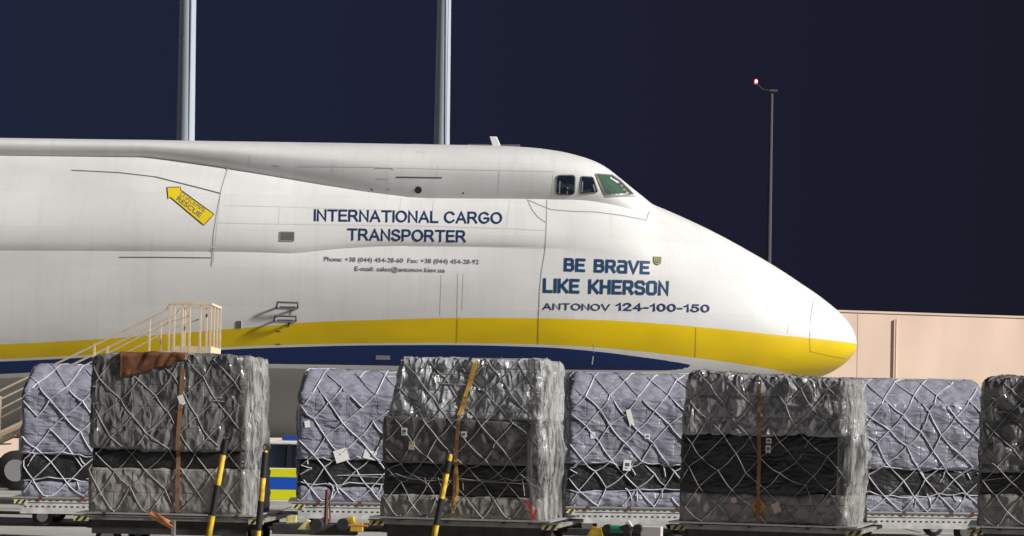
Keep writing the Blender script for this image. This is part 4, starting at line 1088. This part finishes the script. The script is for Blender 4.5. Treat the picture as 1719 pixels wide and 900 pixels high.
# --- rear row
rear = [(36, 286, -5, 'blue-white wrapped rear pallet at the far left, half behind the grey front pallet'),
        (499, 752, -5, 'blue-white wrapped rear pallet between the left and middle front pallets'),
        (950, 1203, -5, 'blue-white wrapped rear pallet between the middle and right front pallets'),
        (1412, 1662, -6, 'blue-white wrapped rear pallet beyond the tip of the aircraft nose')]
dl = ['pale steel dolly under the far left rear pallet', 'pale steel dolly with a dark red tow post under the rear pallet left of centre', 'pale steel dolly with green brake cylinder between the middle and right front pallets', 'pale steel dolly under the rear pallet beyond the aircraft nose']
for i, (px0, px1, yaw, lab) in enumerate(rear):
    x, Y, rz, wd = setup(px0, px1, 42.0, yaw)
    dR = make_dolly(x, Y, rz, dl[i], DG, True)
    Q = empty('cargo_pallet', (x, Y, DECK - .03), rz, lab, 'cargo pallet', LG)
    base_sheet(Q, wd, PD).location.z = .012; h = wd / 2; sd_ = 41 + 10 * i
    _, a = tier('carton_tier', Q, M_filmR, -h + .02, h - .02, 0, PD, .04, .36, seed=sd_ + .1, amp=.025)
    _, b = tier('carton_tier', Q, M_blk, -h + .02, h - .02, .03, PD - .03, .34, 1.02, seed=sd_ + 1.4, amp=.03, topdrop=.12)
    _, d = tier('carton_tier', Q, M_filmR, -h, h, -.02, PD, .92, 2.30, seed=sd_ + 2.2, amp=.03, rad=.09)
    _, e = tier('carton_tier', Q, M_filmR, -h + .02, h - .02, .02, PD, 2.24, 2.78 + (.03 if i == 2 else 0), seed=sd_ + 3.2, amp=.025, taper=(.14, .1, .55, .4), rad=.08, topdrop=.06 if i == 1 else 0)
    bv = surf_tree((a, b, d, e))
    make_net(Q, bv, wd, PD, .04, 2.78, M_ropew, .0125, .60, .66, sd_, .07, gathers=((.25 + .2 * (i % 2), .95, .5, .5), (1.5 + .3 * (i % 3), .8, .6, .45)), ties=((.95, .12, 14), (.42, .14, 10)), strip=True, pillow=((a, .018), (d, .022), (e, .02)))
    if i == 1:
        def fx(px, py): return local(Q, P(px, py, 42)).x
        sticker(Q, bv, fx(573, 770), 1.0, .28, .26, M_paper, 18, False); sticker(Q, bv, fx(621, 768), 1.02, .26, .18, M_paper, -12, False); sticker(Q, bv, fx(516, 719), 1.63, .11, .14, M_paper, 8, False)
        a_ = P(546, 900, 40.6); b_ = P(549, 822, 40.6); b_.y += .0
        bb = MB(); la, lb = local(dR, Vector((a_.x, a_.y, .1))), local(dR, b_)
        bb.tube([la, lb], [.045, .03], 8); o = bb.build('tow_post', M_darkred, dR, True)
        bb = MB(); bb.tube([la + Vector((.1, 0, 0)), lb + Vector((.05, 0, -.1))], .018, 6); bb.build('post_rod', M_darkred, o, True)
        bb = MB(); bb.box((la.x - .12, la.y - .1, 0), (la.x + .2, la.y + .1, .12)); bb.build('post_foot', M_darksteel, o)
        bb = MB(); bb.box((la.x - .05, la.y, .2), (la.x + .05, -.04, .30)); bb.build('post_arm', M_darksteel, o)
    if i == 2:
        def fx(px, py): return local(Q, P(px, py, 42)).x
        sticker(Q, bv, fx(994, 729), 1.50, .10, .13, M_paper, 4, False); sticker(Q, bv, fx(1086, 728), 1.50, .11, .10, M_paper, 0, True); sticker(Q, bv, fx(1052, 777), .90, .16, .22, M_paper, -4)
        sticker(Q, bv, fx(1057, 692), 1.88, .10, .34, M_paper, 16, False, 'film_tail')

# ================================================================ BOARDING STEPS
SY = 47.0
def SP(px, py, y=0.0): p = P(px, py, SY); return Vector((p.x, y, p.z))
st = empty('boarding_steps', (0, SY, 0), 0, 'cream mobile boarding steps with railed platform beside the aircraft at left', 'boarding steps')
pz = SP(325, 593).z; x0 = SP(281, 590).x; x1 = SP(353, 590).x; tz = SP(325, 512).z; dpt = 1.5
q = MB(); q.box((x0 - .05, 0, pz - .12), (x1 + .05, dpt, pz)); q.build('platform', M_darksteel, st, bev=.01)
q = MB(); q.box((x0 + .1, -.02, pz + .003), (x1, .02, pz + .16)); q.box((x1 - .02, .021, pz + .003), (x1 + .02, dpt, pz + .16)); q.box((x0 + .1, dpt - .02, pz + .003), (x1 - .021, dpt + .02, pz + .16)); q.build('toe_board', M_cream, st)
pm_ = None
for xx, yy in [(SP(a, 550).x, 0) for a in (284, 292, 306, 318, 336, 353)] + [(x1, .5), (x1, 1.0), (x1, dpt), (SP(292, 550).x, dpt), (SP(330, 550).x, dpt)]:
    if pm_ is None:
        q = MB(); q.box((-.022, -.022, 0), (.022, .022, tz - pz)); po = q.build('rail_post', M_cream, st); pm_ = po.data
    else: po = link('rail_post', pm_, st)
    po.location = (xx, yy, pz + .004)
q = MB(); xs = SP(284, 550).x
q.box((xs - .03, -.03, tz), (x1 + .03, .03, tz + .05)); q.box((x1 - .03, .031, tz), (x1 + .03, dpt + .03, tz + .05)); q.box((xs, dpt - .03, tz), (x1 - .031, dpt + .03, tz + .05)); q.build('top_rail', M_cream, st)
# stair flight going down to the left
nst = 17; run = .42; rise = pz / (nst + .5)
for yy in (0, dpt):
    q = MB(); q.tube([(x0 + .05, yy, pz - .08), (x0 - nst * run, yy, .25)], .07, 4); q.build('stringer', M_cream, st)
    q = MB(); q.tube([(xs, yy, tz - .02), (xs - .06, yy, tz - .12), (xs - .12, yy, tz - .17), (xs - nst * run, yy, 1.2)], .025, 6); q.build('handrail', M_cream, st, True)
    q = MB(); q.tube([(xs + .45, yy, tz - .25), (xs, yy, tz - .40), (xs - nst * run, yy, .95 - .3)], .02, 6); q.build('mid_rail', M_cream, st, True)
    for k in range(1, nst, 3):
        xx = x0 - k * run; zz = pz - (k * run) * (pz - .3) / (nst * run); q = MB(); q.box((xx - .02, yy - .02, zz - .05), (xx + .02, yy + .02, zz + 1.0)); q.build('rail_post', M_cream, st)
tm = None
for k in range(nst):
    if tm is None:
        q = MB(); q.box((-.15, .06, -.03), (.13, dpt - .06, 0)); to = q.build('tread', M_steel, st); tm = to.data
    else: to = link('tread', tm, st)
    to.location = (x0 - (k + .6) * run, 0, pz - (k + 1) * rise)
for xx in (x0 + .1, x1 - .1):
    for yy in (.1, dpt - .1):
        q = MB(); q.box((xx - .05, yy - .05, .3), (xx + .05, yy + .05, pz - .121)); q.build('support_leg', M_cream, st)
q = MB(); q.box((x0 - nst * run, .02, .24), (x1 + .2, dpt - .02, .34)); q.build('chassis', M_darksteel, st)
for xx in (x0 - nst * run + .5, x1 - .2):
    for yy in (-.06, dpt + .06): wheel(st, xx, yy, .28, .16)

# ================================================================ PATROL VAN
VY = 49.2
vx0 = P(300, 850, VY).x; vx1 = P(640, 850, VY).x; L_ = vx1 - vx0
vz = lambda py: P(480, py, VY).z
van = empty('patrol_van', (vx0, VY, 0), 0, 'white van with yellow and blue side bands and blue roof light between the pallets', 'van')
zr, zbelt, zy1, zb1, zy2, zlo = vz(740), vz(786), vz(801), vz(822), vz(839), .30
body = [(0, zlo), (L_, zlo), (L_ + .05, .55), (L_ - .02, .95), (L_ - .75, zbelt), (0.02, zbelt), (0, .8)]
q = MB(); q.prism(body, 1, 0, 1.8); q.build('body', M_white, van, bev=.03)
q = MB(); q.prism([(.05, zbelt - .02), (L_ - .8, zbelt - .02), (L_ - 1.45, zr - .06), (.15, zr - .06)], 1, .06, 1.74); q.build('cabin_glass', M_glass, van, bev=.02)
q = MB(); q.prism([(.10, zr - .09), (L_ - 1.4, zr - .09), (L_ - 1.55, zr), (.15, zr)], 1, .04, 1.76); q.build('roof', M_white, van, bev=.02)
for xx in (.08, 1.35, 2.55):
    q = MB(); q.prism([(xx, zbelt - .01), (xx + .12, zbelt - .01), (xx + .14, zr - .07), (xx + .04, zr - .07)], 1, .045, .07); q.build('window_pillar', M_black, van)
for n_, z0_, z1_, m_ in (('yellow_band', zy1, zbelt - .01, M_vyellow), ('blue_band', zb1, zy1, M_vblue), ('yellow_band', zy2, zb1, M_vyellow)):
    q = MB(); q.box((.03, -.006, z0_), (L_ - .8, -.001, z1_ - .003)); q.build(n_, m_, van)
xl = P(488, 733, VY).x - vx0
q = MB(); q.box((xl - .25, .3, zr + .01), (xl + .35, 1.4, zr + .12)); q.build('light_bar', M_bluelens, van, bev=.03)
for xx in (.8, L_ - .85):
    for yy in (.06, 1.74): wheel(van, xx, yy, .34, .22)
